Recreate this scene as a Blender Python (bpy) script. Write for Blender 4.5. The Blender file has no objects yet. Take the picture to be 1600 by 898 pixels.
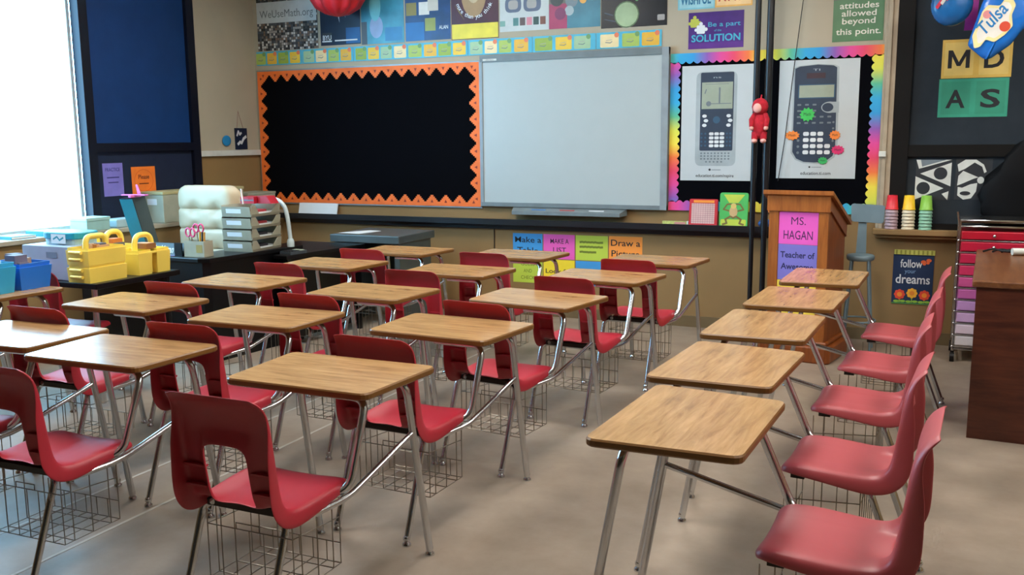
import bpy, math, random
from mathutils import Vector, Matrix
random.seed(7)
S = bpy.context.scene
COL = S.collection
PI = math.pi
R = math.radians

# ------------------------------------------------------------------ camera, sky, exposure
cam_d = bpy.data.cameras.new('camera'); cam = bpy.data.objects.new('camera', cam_d); COL.objects.link(cam)
cam_d.sensor_fit = 'HORIZONTAL'; cam_d.sensor_width = 36.0; cam_d.lens = 1465.29 / 1600 * 36.0
cam_d.clip_start = 0.05; cam_d.clip_end = 200
CR = Matrix(((0.91267811, -0.05603258, 0.40481974), (0.40858571, 0.14628907, -0.90092021), (-0.00873982, 0.98765371, 0.15640894)))
cam.matrix_world = Matrix.Translation((0, 0, 1.5379)) @ CR.to_4x4()
S.camera = cam
S.view_settings.view_transform = 'Standard'; S.view_settings.look = 'None'
S.view_settings.gamma = 1.0; S.view_settings.use_curve_mapping = False
S.view_settings.exposure = 0.0
W = bpy.data.worlds.new('daylight'); S.world = W; W.use_nodes = True
bg = W.node_tree.nodes['Background']; bg.inputs[0].default_value = (0.34, 0.70, 1.0, 1); bg.inputs[1].default_value = 20.0
LAMP = 27.0            # strength of the ceiling tubes
try:
    S.cycles.max_bounces = 8; S.cycles.diffuse_bounces = 4; S.cycles.glossy_bounces = 3; S.cycles.transparent_max_bounces = 8
    S.cycles.caustics_reflective = False; S.cycles.caustics_refractive = False; S.cycles.sample_clamp_indirect = 4.0
except Exception: pass

# ------------------------------------------------------------------ materials
def lin(h):
    h = h.lstrip('#'); o = []
    for i in (0, 2, 4):
        c = int(h[i:i + 2], 16) / 255
        o.append(c / 12.92 if c <= .04045 else ((c + .055) / 1.055) ** 2.4)
    return (*o, 1.0)
MATS = {}
def mat(name, hexc, rough=.6, metal=0.0, var=.10, scale=9.0, spec=.5, bump=0.0):
    if name in MATS: return MATS[name]
    m = bpy.data.materials.new(name); m.use_nodes = True; nt = m.node_tree; b = nt.nodes['Principled BSDF']
    c = lin(hexc); b.inputs['Roughness'].default_value = rough; b.inputs['Metallic'].default_value = metal
    b.inputs['Specular IOR Level'].default_value = spec
    if var > 0:
        tc = nt.nodes.new('ShaderNodeTexCoord'); n = nt.nodes.new('ShaderNodeTexNoise'); n.inputs['Scale'].default_value = scale; n.inputs['Detail'].default_value = 4
        r = nt.nodes.new('ShaderNodeValToRGB')
        r.color_ramp.elements[0].position = .3; r.color_ramp.elements[1].position = .7
        r.color_ramp.elements[0].color = (*[x * (1 - var) for x in c[:3]], 1); r.color_ramp.elements[1].color = (*[min(1, x * (1 + var)) for x in c[:3]], 1)
        nt.links.new(tc.outputs['Object'], n.inputs['Vector']); nt.links.new(n.outputs['Fac'], r.inputs['Fac']); nt.links.new(r.outputs['Color'], b.inputs['Base Color'])
        if bump > 0:
            bp = nt.nodes.new('ShaderNodeBump'); bp.inputs['Strength'].default_value = bump; bp.inputs['Distance'].default_value = .01
            nt.links.new(n.outputs['Fac'], bp.inputs['Height']); nt.links.new(bp.outputs['Normal'], b.inputs['Normal'])
    else: b.inputs['Base Color'].default_value = c
    MATS[name] = m; return m
def wood(name, light, dark, rough=.35, axis=0, scale=7.0, stretch=9.0, lines=.5):
    if name in MATS: return MATS[name]
    m = bpy.data.materials.new(name); m.use_nodes = True; nt = m.node_tree; b = nt.nodes['Principled BSDF']
    tc = nt.nodes.new('ShaderNodeTexCoord'); mp = nt.nodes.new('ShaderNodeMapping')
    sc = [scale * stretch] * 3; sc[axis] = scale; mp.inputs['Scale'].default_value = sc
    n = nt.nodes.new('ShaderNodeTexNoise'); n.inputs['Scale'].default_value = 1.0; n.inputs['Detail'].default_value = 6; n.inputs['Roughness'].default_value = .65; n.inputs['Distortion'].default_value = .6
    n2 = nt.nodes.new('ShaderNodeTexNoise'); n2.inputs['Scale'].default_value = 5.0; n2.inputs['Detail'].default_value = 3
    mx = nt.nodes.new('ShaderNodeMath'); mx.operation = 'MULTIPLY_ADD'; mx.inputs[1].default_value = .3
    r = nt.nodes.new('ShaderNodeValToRGB'); r.color_ramp.elements[0].position = .42; r.color_ramp.elements[1].position = .82
    r.color_ramp.elements[0].color = lin(dark); r.color_ramp.elements[1].color = lin(light)
    L = nt.links.new
    L(tc.outputs['Object'], mp.inputs['Vector']); L(mp.outputs['Vector'], n.inputs['Vector']); L(tc.outputs['Object'], n2.inputs['Vector'])
    L(n2.outputs['Fac'], mx.inputs[0]); L(n.outputs['Fac'], mx.inputs[2]); L(mx.outputs[0], r.inputs['Fac']); L(r.outputs['Color'], b.inputs['Base Color'])
    b.inputs['Roughness'].default_value = rough
    MATS[name] = m; return m
def rainbow(name, kx, kz, ph):
    m = bpy.data.materials.new(name); m.use_nodes = True; nt = m.node_tree; b = nt.nodes['Principled BSDF']; L = nt.links.new
    tc = nt.nodes.new('ShaderNodeTexCoord'); d = nt.nodes.new('ShaderNodeVectorMath'); d.operation = 'DOT_PRODUCT'; d.inputs[1].default_value = (kx, 0, kz)
    a = nt.nodes.new('ShaderNodeMath'); a.operation = 'ADD'; a.inputs[1].default_value = ph + 20
    f = nt.nodes.new('ShaderNodeMath'); f.operation = 'FRACT'; r = nt.nodes.new('ShaderNodeValToRGB')
    L(tc.outputs['Object'], d.inputs[0]); L(d.outputs['Value'], a.inputs[0]); L(a.outputs[0], f.inputs[0]); L(f.outputs[0], r.inputs['Fac']); L(r.outputs['Color'], b.inputs['Base Color'])
    cs = ['#2ba6d8', '#2b9ad8', '#8a5cb8', '#e0479a', '#e8446a', '#f0763c', '#f0dc4a', '#d8dc50', '#58b890', '#2ba6d8']
    e = r.color_ramp.elements; e[0].color = lin(cs[0]); e[1].color = lin(cs[-1]); e[1].position = 1
    for i in range(1, len(cs) - 1):
        q = e.new(i / (len(cs) - 1)); q.color = lin(cs[i])
    b.inputs['Roughness'].default_value = .6; MATS[name] = m; return m
def emit(name, col, s):
    m = bpy.data.materials.new(name); m.use_nodes = True; nt = m.node_tree
    b = nt.nodes['Principled BSDF']; b.inputs['Base Color'].default_value = (.8, .8, .8, 1); b.inputs['Emission Color'].default_value = (*col, 1); b.inputs['Emission Strength'].default_value = s
    MATS[name] = m; return m
def glass(name):
    m = bpy.data.materials.new(name); m.use_nodes = True; nt = m.node_tree; nt.nodes.clear()
    o = nt.nodes.new('ShaderNodeOutputMaterial'); t = nt.nodes.new('ShaderNodeBsdfTransparent'); t.inputs[0].default_value = (.97, .99, 1, 1)
    g = nt.nodes.new('ShaderNodeBsdfGlossy'); g.inputs['Roughness'].default_value = .02; x = nt.nodes.new('ShaderNodeMixShader'); x.inputs[0].default_value = .06
    nt.links.new(t.outputs[0], x.inputs[1]); nt.links.new(g.outputs[0], x.inputs[2]); nt.links.new(x.outputs[0], o.inputs['Surface']); MATS[name] = m; return m

# ------------------------------------------------------------------ mesh collector
class MB:
    def __init__(s): s.v = []; s.f = []; s.mi = []; s.sm = []; s.ms = []; s.k = 0
    def _m(s, m):
        if m not in s.ms: s.ms.append(m)
        return s.ms.index(m)
    def add(s, vs, fs, m, smooth=False):
        o = len(s.v); k = s._m(m); s.v += [tuple(p) for p in vs]
        for f in fs: s.f.append(tuple(i + o for i in f)); s.mi.append(k); s.sm.append(smooth)
        return s
    def box(s, x0, y0, z0, x1, y1, z1, m):
        vs = [(x, y, z) for z in (z0, z1) for y in (y0, y1) for x in (x0, x1)]
        return s.add(vs, [(0, 2, 3, 1), (4, 5, 7, 6), (0, 1, 5, 4), (2, 6, 7, 3), (0, 4, 6, 2), (1, 3, 7, 5)], m)
    def loft(s, rings, m, smooth=True, cap=True, closed=True):
        n = len(rings[0]); vs = [p for r in rings for p in r]; fs = []
        for a in range(len(rings) - 1):
            for i in range(n if closed else n - 1):
                j = (i + 1) % n; fs.append((a * n + i, a * n + j, (a + 1) * n + j, (a + 1) * n + i))
        s.add(vs, fs, m, smooth)
        if cap:
            s.add(rings[0], [tuple(range(n))[::-1]], m); s.add(rings[-1], [tuple(range(n))], m)
        return s
    def tube(s, pts, r, m, n=10, cap=True):
        P = [Vector(p) for p in pts]; rs = r if isinstance(r, (list, tuple)) else [r] * len(P)
        t0 = (P[1] - P[0]).normalized(); up = Vector((0, 0, 1)) if abs(t0.z) < .9 else Vector((1, 0, 0))
        nrm = t0.cross(up).normalized(); rings = []
        for i, p in enumerate(P):
            t = (P[min(i + 1, len(P) - 1)] - P[max(i - 1, 0)])
            if t.length < 1e-9: t = t0
            t = t.normalized(); nrm = (nrm - t * nrm.dot(t)).normalized(); b = t.cross(nrm)
            rings.append([tuple(p + (nrm * math.cos(2 * PI * k / n) + b * math.sin(2 * PI * k / n)) * rs[i]) for k in range(n)])
        return s.loft(rings, m, True, cap)
    def lathe(s, prof, m, c=(0, 0, 0), n=20, smooth=True, flute=0, fa=0):
        rings = []
        for r, z in prof:
            rings.append([(c[0] + r * (1 + fa * math.cos(flute * 2 * PI * k / n)) * math.cos(2 * PI * k / n), c[1] + r * (1 + fa * math.cos(flute * 2 * PI * k / n)) * math.sin(2 * PI * k / n), c[2] + z) for k in range(n)])
        return s.loft(rings, m, smooth, True)
    def ball(s, c, r, m, sz=(1, 1, 1), n=12):
        prof = [(max(1e-4, math.sin(PI * i / 8)) * r, -math.cos(PI * i / 8) * r) for i in range(9)]
        rings = [[(c[0] + q * math.cos(2 * PI * k / n) * sz[0], c[1] + q * math.sin(2 * PI * k / n) * sz[1], c[2] + z * sz[2]) for k in range(n)] for q, z in prof]
        return s.loft(rings, m, True, True)
    def prism(s, poly, z0, z1, m, edge=None, bev=0.0):
        """polygon in x,y raised from z0 to z1, sides bevelled by bev"""
        c = Vector((sum(p[0] for p in poly) / len(poly), sum(p[1] for p in poly) / len(poly)))
        def ins(d): return [tuple(c + (Vector(p) - c) * (1 - d / max(1e-6, (Vector(p) - c).length))) for p in poly]
        e = edge or m
        if bev > 0:
            i = ins(bev); rings = [[(*p, z0) for p in i], [(*p, z0 + bev) for p in poly], [(*p, z1 - bev) for p in poly], [(*p, z1) for p in i]]
        else: rings = [[(*p, z0) for p in poly], [(*p, z1) for p in poly]]
        s.loft(rings, e, False, False); n = len(poly)
        s.add(rings[0], [tuple(range(n))[::-1]], e); s.add(rings[-1], [tuple(range(n))], m); return s
    # flat work on a sheet: x right, z up, y towards the wall
    def sheet(s, x0, z0, x1, z1, m, t=.0015, curl=0): return s.box(x0, -t, z0, x1, 0, z1, m)
    def flat(s, pts, layer, m): 
        s.k += 1; y = -.0016 - .0007 * layer - min(.0006, s.k * 1e-5)
        return s.add([(p[0], y, p[1]) for p in pts], [tuple(range(len(pts)))], m)
    def rect(s, x0, z0, x1, z1, layer, m): return s.flat([(x0, z0), (x1, z0), (x1, z1), (x0, z1)], layer, m)
    def disc(s, x, z, r, layer, m, rz=None, n=20): return s.flat([(x + r * math.cos(2 * PI * k / n), z + (rz or r) * math.sin(2 * PI * k / n)) for k in range(n)], layer, m)
    def rrect(s, x0, z0, x1, z1, r, layer, m): return s.flat(rounded([(x0, z0), (x1, z0), (x1, z1), (x0, z1)], r), layer, m)
    def stroke(s, pts, w, layer, m):
        for a, b in zip(pts, pts[1:]):
            d = Vector((b[0] - a[0], b[1] - a[1]))
            if d.length < 1e-6: continue
            q = Vector((-d.y, d.x)).normalized() * w / 2; e = d.normalized() * w * .3
            s.flat([(a[0] - q.x - e.x, a[1] - q.y - e.y), (b[0] - q.x + e.x, b[1] - q.y + e.y), (b[0] + q.x + e.x, b[1] + q.y + e.y), (a[0] + q.x - e.x, a[1] + q.y - e.y)], layer, m)
        return s
    def text(s, t, x, z, size, layer, m, width=None, bold=0.0, shear=0.0, rot=0.0, align='CENTER', ysc=1.0):
        vs, fs = glyphs(t, bold, shear)
        if not vs: return s
        x0 = min(v[0] for v in vs); x1 = max(v[0] for v in vs); w = x1 - x0
        kx = (width / w) if width else size; ca, sa = math.cos(rot), math.sin(rot); s.k += 1; y = -.0016 - .0007 * layer - min(.0006, s.k * 1e-5)
        cx = (x0 + x1) / 2 if align == 'CENTER' else x0
        out = []
        for a, b in vs:
            u = (a - cx) * kx; v = b * size * ysc
            out.append((x + u * ca - v * sa, y, z + u * sa + v * ca))
        return s.add(out, fs, m)
    def build(s, name, parent=None, loc=None, rotz=0, bevel=0, sub=0, solid=0, wn=False):
        me = bpy.data.meshes.new(name); me.from_pydata(s.v, [], s.f)
        for m in s.ms: me.materials.append(m)
        me.polygons.foreach_set('material_index', s.mi); me.polygons.foreach_set('use_smooth', s.sm); me.update()
        o = bpy.data.objects.new(name, me); COL.objects.link(o)
        if parent: o.parent = parent
        if loc is not None: o.location = loc
        if rotz: o.rotation_euler = (0, 0, rotz)
        if solid:
            q = o.modifiers.new('solid', 'SOLIDIFY'); q.thickness = solid; q.offset = 0
        if sub:
            q = o.modifiers.new('sub', 'SUBSURF'); q.levels = sub; q.render_levels = sub
        if bevel:
            q = o.modifiers.new('bevel', 'BEVEL'); q.width = bevel; q.segments = 2; q.limit_method = 'ANGLE'
        return o
def bake(o):
    bpy.context.view_layer.update(); dg = bpy.context.evaluated_depsgraph_get()
    me = bpy.data.meshes.new_from_object(o.evaluated_get(dg)); me.name = o.name; o.modifiers.clear(); o.data = me; return o
_G = {}
def glyphs(t, bold, shear):
    k = (t, bold, shear)
    if k not in _G:
        c = bpy.data.curves.new('lettering', 'FONT'); c.body = t; c.size = 1; c.offset = bold; c.shear = shear; c.resolution_u = 3; c.fill_mode = 'FRONT'
        o = bpy.data.objects.new('lettering', c); me = bpy.data.meshes.new_from_object(o)
        _G[k] = ([(v.co.x, v.co.y) for v in me.vertices], [tuple(p.vertices) for p in me.polygons])
        bpy.data.objects.remove(o); bpy.data.curves.remove(c); bpy.data.meshes.remove(me)
    return _G[k]
def rounded(poly, r, n=4):
    out = []; N = len(poly)
    for i in range(N):
        p = Vector(poly[i]); a = Vector(poly[i - 1]); b = Vector(poly[(i + 1) % N])
        A = p + (a - p).normalized() * r; B = p + (b - p).normalized() * r
        for k in range(n + 1):
            t = k / n; out.append(tuple(A * (1 - t) ** 2 + p * 2 * t * (1 - t) + B * t * t))
    return out
def fillet(pts, r, n=5):
    P = [Vector(p) for p in pts]; out = [P[0]]
    for i in range(1, len(P) - 1):
        a, p, b = P[i - 1], P[i], P[i + 1]; d = min(r, (a - p).length * .48, (b - p).length * .48)
        A = p + (a - p).normalized() * d; B = p + (b - p).normalized() * d
        for k in range(n + 1):
            t = k / n; out.append(A * (1 - t) ** 2 + p * 2 * t * (1 - t) + B * t * t)
    out.append(P[-1]); return out
def tag(o, label=None, cat=None, group=None, kind=None):
    if label: o['label'] = label
    if cat: o['category'] = cat
    if group: o['group'] = group
    if kind: o['kind'] = kind
    return o
def thing(name, label, cat, loc=(0, 0, 0), rz=0, group=None):
    o = bpy.data.objects.new(name, None); COL.objects.link(o); o.location = loc; o.rotation_euler = (0, 0, rz); o.empty_display_size = .05
    return tag(o, label, cat, group)
def copy_tree(o, parent=None):
    c = o.copy(); COL.objects.link(c)
    if parent: c.parent = parent
    for ch in list(o.children): copy_tree(ch, c)
    return c
def struct(o): o['kind'] = 'structure'; return o

# palette
M_upper = mat('wall paint beige', '#b2a893', .8, var=.04, scale=3)
M_lower = mat('wall paint tan', '#8c6f46', .75, var=.05, scale=3)
M_ceil = mat('ceiling tile', '#c9c4b6', .9)
M_white = mat('white trim', '#cfd2cc', .5)
M_black = mat('black laminate', '#060609', .35, spec=.35)
M_blackp = mat('black paper', '#020308', .9, spec=.08)
M_dark = mat('dark metal', '#141416', .4, .3)
M_chrome = mat('chrome tube', '#cfd3d8', .2, 1.0, var=.03)
M_wire = mat('basket wire', '#8d857a', .3, .9)
M_red = mat('red plastic', '#a82232', .42, var=.05, scale=4, spec=.6)
M_oak = wood('oak laminate', '#bd9464', '#8a6840', .22, 0, 4.5, 8)
M_oakedge = mat('oak edge', '#77501f', .4)
M_bracket = mat('bracket steel', '#2a2522', .5, .4)
M_paper = mat('paper', '#dfe6ea', .7, var=.02)
M_ink = mat('ink', '#14141c', .6, var=0)
M_fol = mat('navy shade with flare tint', '#0c3468', .6, var=.08, scale=6, spec=.3)  # blue glow of the bright window is painted into this navy
M_glass = glass('window glass')

# ------------------------------------------------------------------ room
XL, XR, YF, YB, ZC = -6.09, 3.2, 7.51, -2.6, 3.3
def floor_mat():
    m = bpy.data.materials.new('worn floor tile'); m.use_nodes = True; nt = m.node_tree; b = nt.nodes['Principled BSDF']; L = nt.links.new
    tc = nt.nodes.new('ShaderNodeTexCoord'); n = nt.nodes.new('ShaderNodeTexNoise'); n.inputs['Scale'].default_value = 1.6; n.inputs['Detail'].default_value = 8; n.inputs['Roughness'].default_value = .65
    r = nt.nodes.new('ShaderNodeValToRGB'); r.color_ramp.elements[0].position = .3; r.color_ramp.elements[1].position = .72
    r.color_ramp.elements[0].color = lin('#7c6d5e'); r.color_ramp.elements[1].color = lin('#a39484')
    L(tc.outputs['Object'], n.inputs['Vector']); L(n.outputs['Fac'], r.inputs['Fac']); L(r.outputs['Color'], b.inputs['Base Color'])
    n2 = nt.nodes.new('ShaderNodeTexNoise'); n2.inputs['Scale'].default_value = 5; r2 = nt.nodes.new('ShaderNodeMapRange'); r2.inputs['To Min'].default_value = .32; r2.inputs['To Max'].default_value = .55
    L(tc.outputs['Object'], n2.inputs['Vector']); L(n2.outputs['Fac'], r2.inputs['Value']); L(r2.outputs['Result'], b.inputs['Roughness'])
    return m
struct(MB().box(XL - .3, YB - .2, -.12, XR + .2, YF + .3, 0, floor_mat()).build('floor'))
struct(MB().box(XL - .3, YB - .2, ZC, XR + .2, YF + .3, ZC + .1, M_ceil).build('ceiling'))
ZS = 1.40
b = MB()
b.box(XL, YF, 0, -.30, YF + .2, ZS, M_lower); b.box(XL, YF, ZS, -.30, YF + .2, ZC, M_upper)
b.box(-.30, YF, 0, XR, YF + .2, .80, M_lower); b.box(-.30, YF, 3.0, XR, YF + .2, ZC, M_upper); b.box(1.9, YF, .8, XR, YF + .2, 3.0, M_upper)
struct(b.build('wall_front'))
b = MB()
segs = [(3.2, 5.415)]        # window openings along the left wall
b.box(XL - .2, YB, 0, XL, YF, .86, M_lower); b.box(XL - .2, YB, 2.95, XL, YF, ZC, M_upper)
for a, c in ((YB, 3.2), (6.66, YF)):
    b.box(XL - .2, a, .86, XL, c, ZS + .03, M_lower); b.box(XL - .2, a, ZS + .03, XL, c, 2.95, M_upper)
struct(b.build('wall_left'))
struct(MB().box(XR, YB, 0, XR + .2, YF, 1.4, M_lower).box(XR, YB, 1.4, XR + .2, YF, ZC, M_upper).build('wall_right'))
struct(MB().box(XL, YB - .2, 0, XR, YB, ZC, mat('darkened back wall', '#2e241a', .85)).build('wall_back'))  # unseen wall, coloured dark to cut light bounced from behind the camera
struct(MB().box(-5.5, YF - .012, 0, XR, YF, .09, mat('baseboard tan', '#6d5b3e', .6)).build('baseboard_front'))
M_line = mat('pale floor line', '#b3aca2', .5)
struct(MB().box(-2.962, YB, 0, -2.946, 6.9, .0012, M_line).build('trim_1'))
struct(MB().box(-3.332, YB, 0, -3.316, 6.9, .0012, M_line).build('trim_2'))
# white chair rail on the left wall beside the dark window
struct(MB().box(XL, 6.66, 1.405, XL + .03, YF, 1.455, M_white).build('trim_3'))
struct(MB().box(XL, 6.66, 1.455, XL + .012, 6.70, ZC, M_upper).build('trim_4'))
# ledge under the left windows
M_ledge = mat('ledge top', '#a79c8a', .4)
struct(MB().box(XL, YB, .835, XL + .27, YF, .87, M_ledge).box(XL, YB, 0, XL + .24, YF, .835, M_lower).build('trim_5', bevel=.006))
# windows
M_sash = mat('window sash', '#b9c8cc', .5)
for i, (a, c) in enumerate(segs):
    w = struct(MB().box(XL - .12, a, .87, XL - .06, a + .05, 2.95, M_sash).box(XL - .12, c - .03, .87, XL - .06, c, 2.95, M_sash).box(XL - .12, a, .87, XL - .06, c, .90, M_sash).box(XL - .12, a, 2.90, XL - .06, c, 2.95, M_sash).box(XL - .11, (a + c) / 2 - .02, .9, XL - .07, (a + c) / 2 + .02, 2.9, M_sash).build('window_%d' % (i + 1)))
    MB().box(XL - .095, a + .05, .9, XL - .09, c - .03, 2.9, M_glass).build('pane', w)
M_frame = mat('dark window frame', '#060b1c', .5, spec=.3)
b = MB(); b.box(XL - .05, 5.415, .87, XL + .035, 5.50, 2.95, M_frame).box(XL - .05, 6.57, .87, XL + .035, 6.66, 2.95, M_frame).box(XL - .05, 5.50, .87, XL + .035, 6.57, .93, M_frame).box(XL - .05, 5.5, 1.463, XL + .035, 6.57, 1.533, M_frame).box(XL - .05, 5.5, 2.9, XL + .035, 6.57, 2.95, M_frame)
w = struct(b.build('window_2'))
MB().box(XL - .04, 5.5, .93, XL, 6.57, 1.463, mat('slate navy shade', '#18223a', .65, spec=.3)).box(XL - .04, 5.5, 1.533, XL, 6.57, 2.9, M_fol).build('blackout_sheet', w)  # darker lower sheet; upper sheet carries the painted window flare
M_shade = mat('charcoal blackout cloth', '#282f36', .8, spec=.2)
M_fr2 = mat('front window frame', '#0d0b0a', .6, spec=.2)
b = MB(); b.box(-.30, YF - .03, .855, -.19, YF + .1, 3.0, M_fr2).box(-.19, YF - .025, 1.385, 1.9, YF + .1, 1.47, M_fr2).box(-.19, YF - .03, .855, 1.9, YF + .1, .90, M_fr2).box(.86, YF - .02, .9, .93, YF + .1, 3.0, M_fr2).box(1.82, YF - .03, .9, 1.9, YF + .1, 3, M_fr2).box(-.19, YF - .03, 2.94, 1.9, YF + .1, 3.0, M_fr2)
w = struct(b.build('window_3'))
MB().box(-.19, YF + .0, .9, 1.82, YF + .03, 1.385, M_shade).box(-.19, YF, 1.47, 1.82, YF + .03, 2.94, M_shade).build('blackout_sheet', w)
struct(MB().box(-.40, YF - .10, .815, 1.95, YF + .05, .857, M_lower).box(-.38, YF - .07, .79, 1.95, YF, .815, M_lower).build('trim_6', bevel=.006))
M_post = mat('painted post', '#a89a84', .6)
struct(MB().box(-.385, YF - .035, .80, -.30, YF, ZC, M_post).box(-.365, YF - .05, .80, -.335, YF - .035, ZC, M_post).build('trim_7', bevel=.004))
MB_knob = MB().box(-.385, YF - .075, 1.385, -.335, YF - .05, 1.425, M_white).build('rail_clip', bevel=.004); tag(MB_knob, 'small white plastic clip on the post beside the rainbow board', 'clip')
# chalk ledge on the front wall
M_tray = mat('chalk ledge', '#16171c', .35)
struct(MB().box(-5.80, YF - .10, .80, -1.0, YF, .835, M_tray).box(-5.80, YF - .11, .80, -1.0, YF - .095, .85, M_tray).box(-5.80, YF - .03, .755, -1.0, YF, .80, M_tray).build('trim_8'))
# ceiling lights
M_tube = emit('fluorescent diffuser', (1.0, .955, .885), LAMP)
n_l = 0
for x in (-3.9, -1.2, 1.3):
    for y in (2.9, 5.5):
        f = thing('ceiling_light', 'white fluorescent troffer in the ceiling', 'ceiling light', (x, y, ZC), 0, 'ceiling troffers')
        MB().box(-.32, -.62, -.05, -.29, .62, 0, M_white).box(.29, -.62, -.05, .32, .62, 0, M_white).box(-.32, -.62, -.05, .32, -.59, 0, M_white).box(-.32, .59, -.05, .32, .62, 0, M_white).build('frame', f)
        MB().box(-.29, -.59, -.035, .29, .59, -.02, M_tube).build('diffuser', f)

# ------------------------------------------------------------------ student desks
def make_shell(name='seat'):
    rows = [(-.200, .425, .170, .012), (-.208, .440, .182, .020), (-.235, .452, .190, .030), (-.30, .452, .195, .036), (-.38, .447, .195, .042), (-.45, .442, .190, .050), (-.50, .444, .186, .058),
            (-.53, .458, .183, .066), (-.545, .485, .181, .068), (-.553, .525, .180, .064), (-.562, .59, .179, .054), (-.570, .65, .178, .046), (-.575, .70, .176, .030), (-.586, .755, .174, .018), (-.606, .79, .171, .012), (-.636, .813, .160, .006)]
    hole = range(7, 11)
    vs = []; fs = []; xs_n = 13
    for i, (y, z, hw, fl) in enumerate(rows):
        a = rows[max(0, i - 1)]; c = rows[min(len(rows) - 1, i + 1)]; t = Vector((c[0] - a[0], c[1] - a[1])).normalized(); n = Vector((-t.y, t.x))
        X = [-hw - .004, -hw + .002, -hw + .018, -.128, -.090, -.082, 0, .082, .090, .128, hw - .018, hw - .002, hw + .004]
        O = [fl, .006, 0, .002, .004, .005, .007, .005, .004, .002, 0, .006, fl]
        if 7 <= i <= 11: O = [fl, .006, 0, 0, .006, .022, .006 if i < 10 else .022, .022, .006, 0, 0, .006, fl]
        if i >= 12: O = [fl, .006, 0, 0, 0, 0, 0, 0, 0, 0, 0, .006, fl]
        for x, o in zip(X, O): vs.append((x, y + n.x * o, z + n.y * o))
    for i in range(len(rows) - 1):
        for j in range(xs_n - 1):
            if i in hole and j in (5, 6): continue
            fs.append((i * xs_n + j, i * xs_n + j + 1, (i + 1) * xs_n + j + 1, (i + 1) * xs_n + j))
    return MB().add(vs, fs, M_red, True)
SX = .02      # the chair sits a little to the right of the desk centre
def finish_shell(o):
    """apply the smoothing, then add the moulded cross ribs behind the two sides of the backrest"""
    bake(o); me = o.data; m = MB(); m.add([tuple(v.co) for v in me.vertices], [tuple(p.vertices) for p in me.polygons], M_red, True)
    for s in (-1, 1):
        for y, z in ((-.556, .50), (-.560, .565)):
            x0, x1 = sorted((s * .088, s * .168)); m.box(x0, y - .018, z, x1, y, z + .007, M_red)
    n = m.build('rib_source'); o.data = n.data; o.data.name = 'seat'; bpy.data.objects.remove(n); return o
def chair_glide(x, y):
    return MB().lathe([(.009, .040), (.014, .032), (.014, .026), (.008, .022), (.010, .016), (.018, .008), (.018, 0)], M_chrome, (x, y, 0), 12)
def under_seat(root):
    MB().tube(fillet([(SX - .15, -.47, .415), (SX - .15, -.26, .415)], .03), .011, M_chrome).tube([(SX + .15, -.47, .415), (SX + .15, -.26, .415)], .011, M_chrome).box(SX - .17, -.30, .402, SX + .17, -.255, .424, M_bracket).box(SX - .17, -.47, .402, SX + .17, -.43, .424, M_bracket).build('seat_support', root)
def rear_leg(root, s):
    m = MB().tube(fillet([(SX, -.435, .40), (SX + s * .165, -.44, .40), (SX + s * .165, -.585, .018)], .045), .0125, M_chrome)
    l = m.build('leg', root); chair_glide(SX + s * .165, -.585).build('glide', l)
def make_desk():
    root = thing('student_desk', '', 'student desk', group='oak and red student desks')
    poly = rounded([(-.286, -.212), (.286, -.212), (.314, .212), (-.314, .212)], .035)
    MB().prism(poly, .716, .740, M_oak, M_oakedge, .005).build('desktop', root)
    for s in (-1, 1):
        m = MB().tube(fillet([(0, .125, .700), (s * .232, .125, .700), (s * .247, .245, .018)], .06), .0135, M_chrome)
        l = m.build('leg', root); chair_glide(s * .247, .245).build('glide', l)
    MB().tube(fillet([(0, -.125, .700), (.232, -.125, .700), (.236, -.245, .43), (.16, -.30, .405)], .055), .0135, M_chrome).build('support_tube', root)
    MB().tube(fillet([(.236, .165, .50), (.236, -.26, .405), (.19, -.44, .392)], .05), .0105, M_chrome).build('side_rail', root)
    for bx, by in ((-.13, .12), (.13, .12), (-.13, -.12), (.13, -.12)): MB().box(bx - .03, by - .03, .704, bx + .03, by + .03, .717, M_bracket).build('bracket', root)
    finish_shell(make_shell().build('seat', root, (SX, .03, 0), solid=.007, sub=2))
    under_seat(root)
    rear_leg(root, -1); rear_leg(root, 1)
    w = MB(); r = .0021
    def wire(*p): w.tube(p, r, M_wire, 5, False)
    x0, x1, y0, y1, z0, z1 = SX - .165, SX + .165, -.48, -.235, .165, .40
    for k in range(7):
        x = x0 + (x1 - x0) * k / 6
        wire((x, y0, z1 if k in (0, 1, 5, 6) else .345), (x, y0, z0), (x, y1, z0), (x, y1, .235 if k not in (0, 6) else z1))
    for k in range(3):
        y = y0 + (y1 - y0) * (k + .5) / 3
        wire((x0, y, z1), (x0, y, z0)); wire((x1, y, z0), (x1, y, z1)); wire((x0, y, z0), (x1, y, z0))
    wire((x0, y1, .325), (x0, y0, .345), (x1, y0, .345), (x1, y1, .325)); wire((x0, y1, .235), (x1, y1, .235)); wire((x0, y0, z0), (x1, y0, z0)); wire((x0, y1, z0), (x1, y1, z0))
    wire((SX - .05, y0, .345), (SX - .05, y0, .365), (SX + .04, y0, .365), (SX + .04, y0, .345))
    w.build('book_basket', root)
    return root
desk0 = make_desk(); used = [False]
M_red2 = mat('pinker red plastic', '#a8464c', .42, var=.05, scale=4, spec=.6)  # paler, pinker red for the seats of the sideways row
PINKER = []
def pinker_seat():
    if not PINKER:
        me = [c for c in desk0.children if c.name.startswith('seat') and not c.name.startswith('seat_')][0].data.copy(); me.materials.clear(); me.materials.append(M_red2); PINKER.append(me)
    return PINKER[0]
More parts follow.
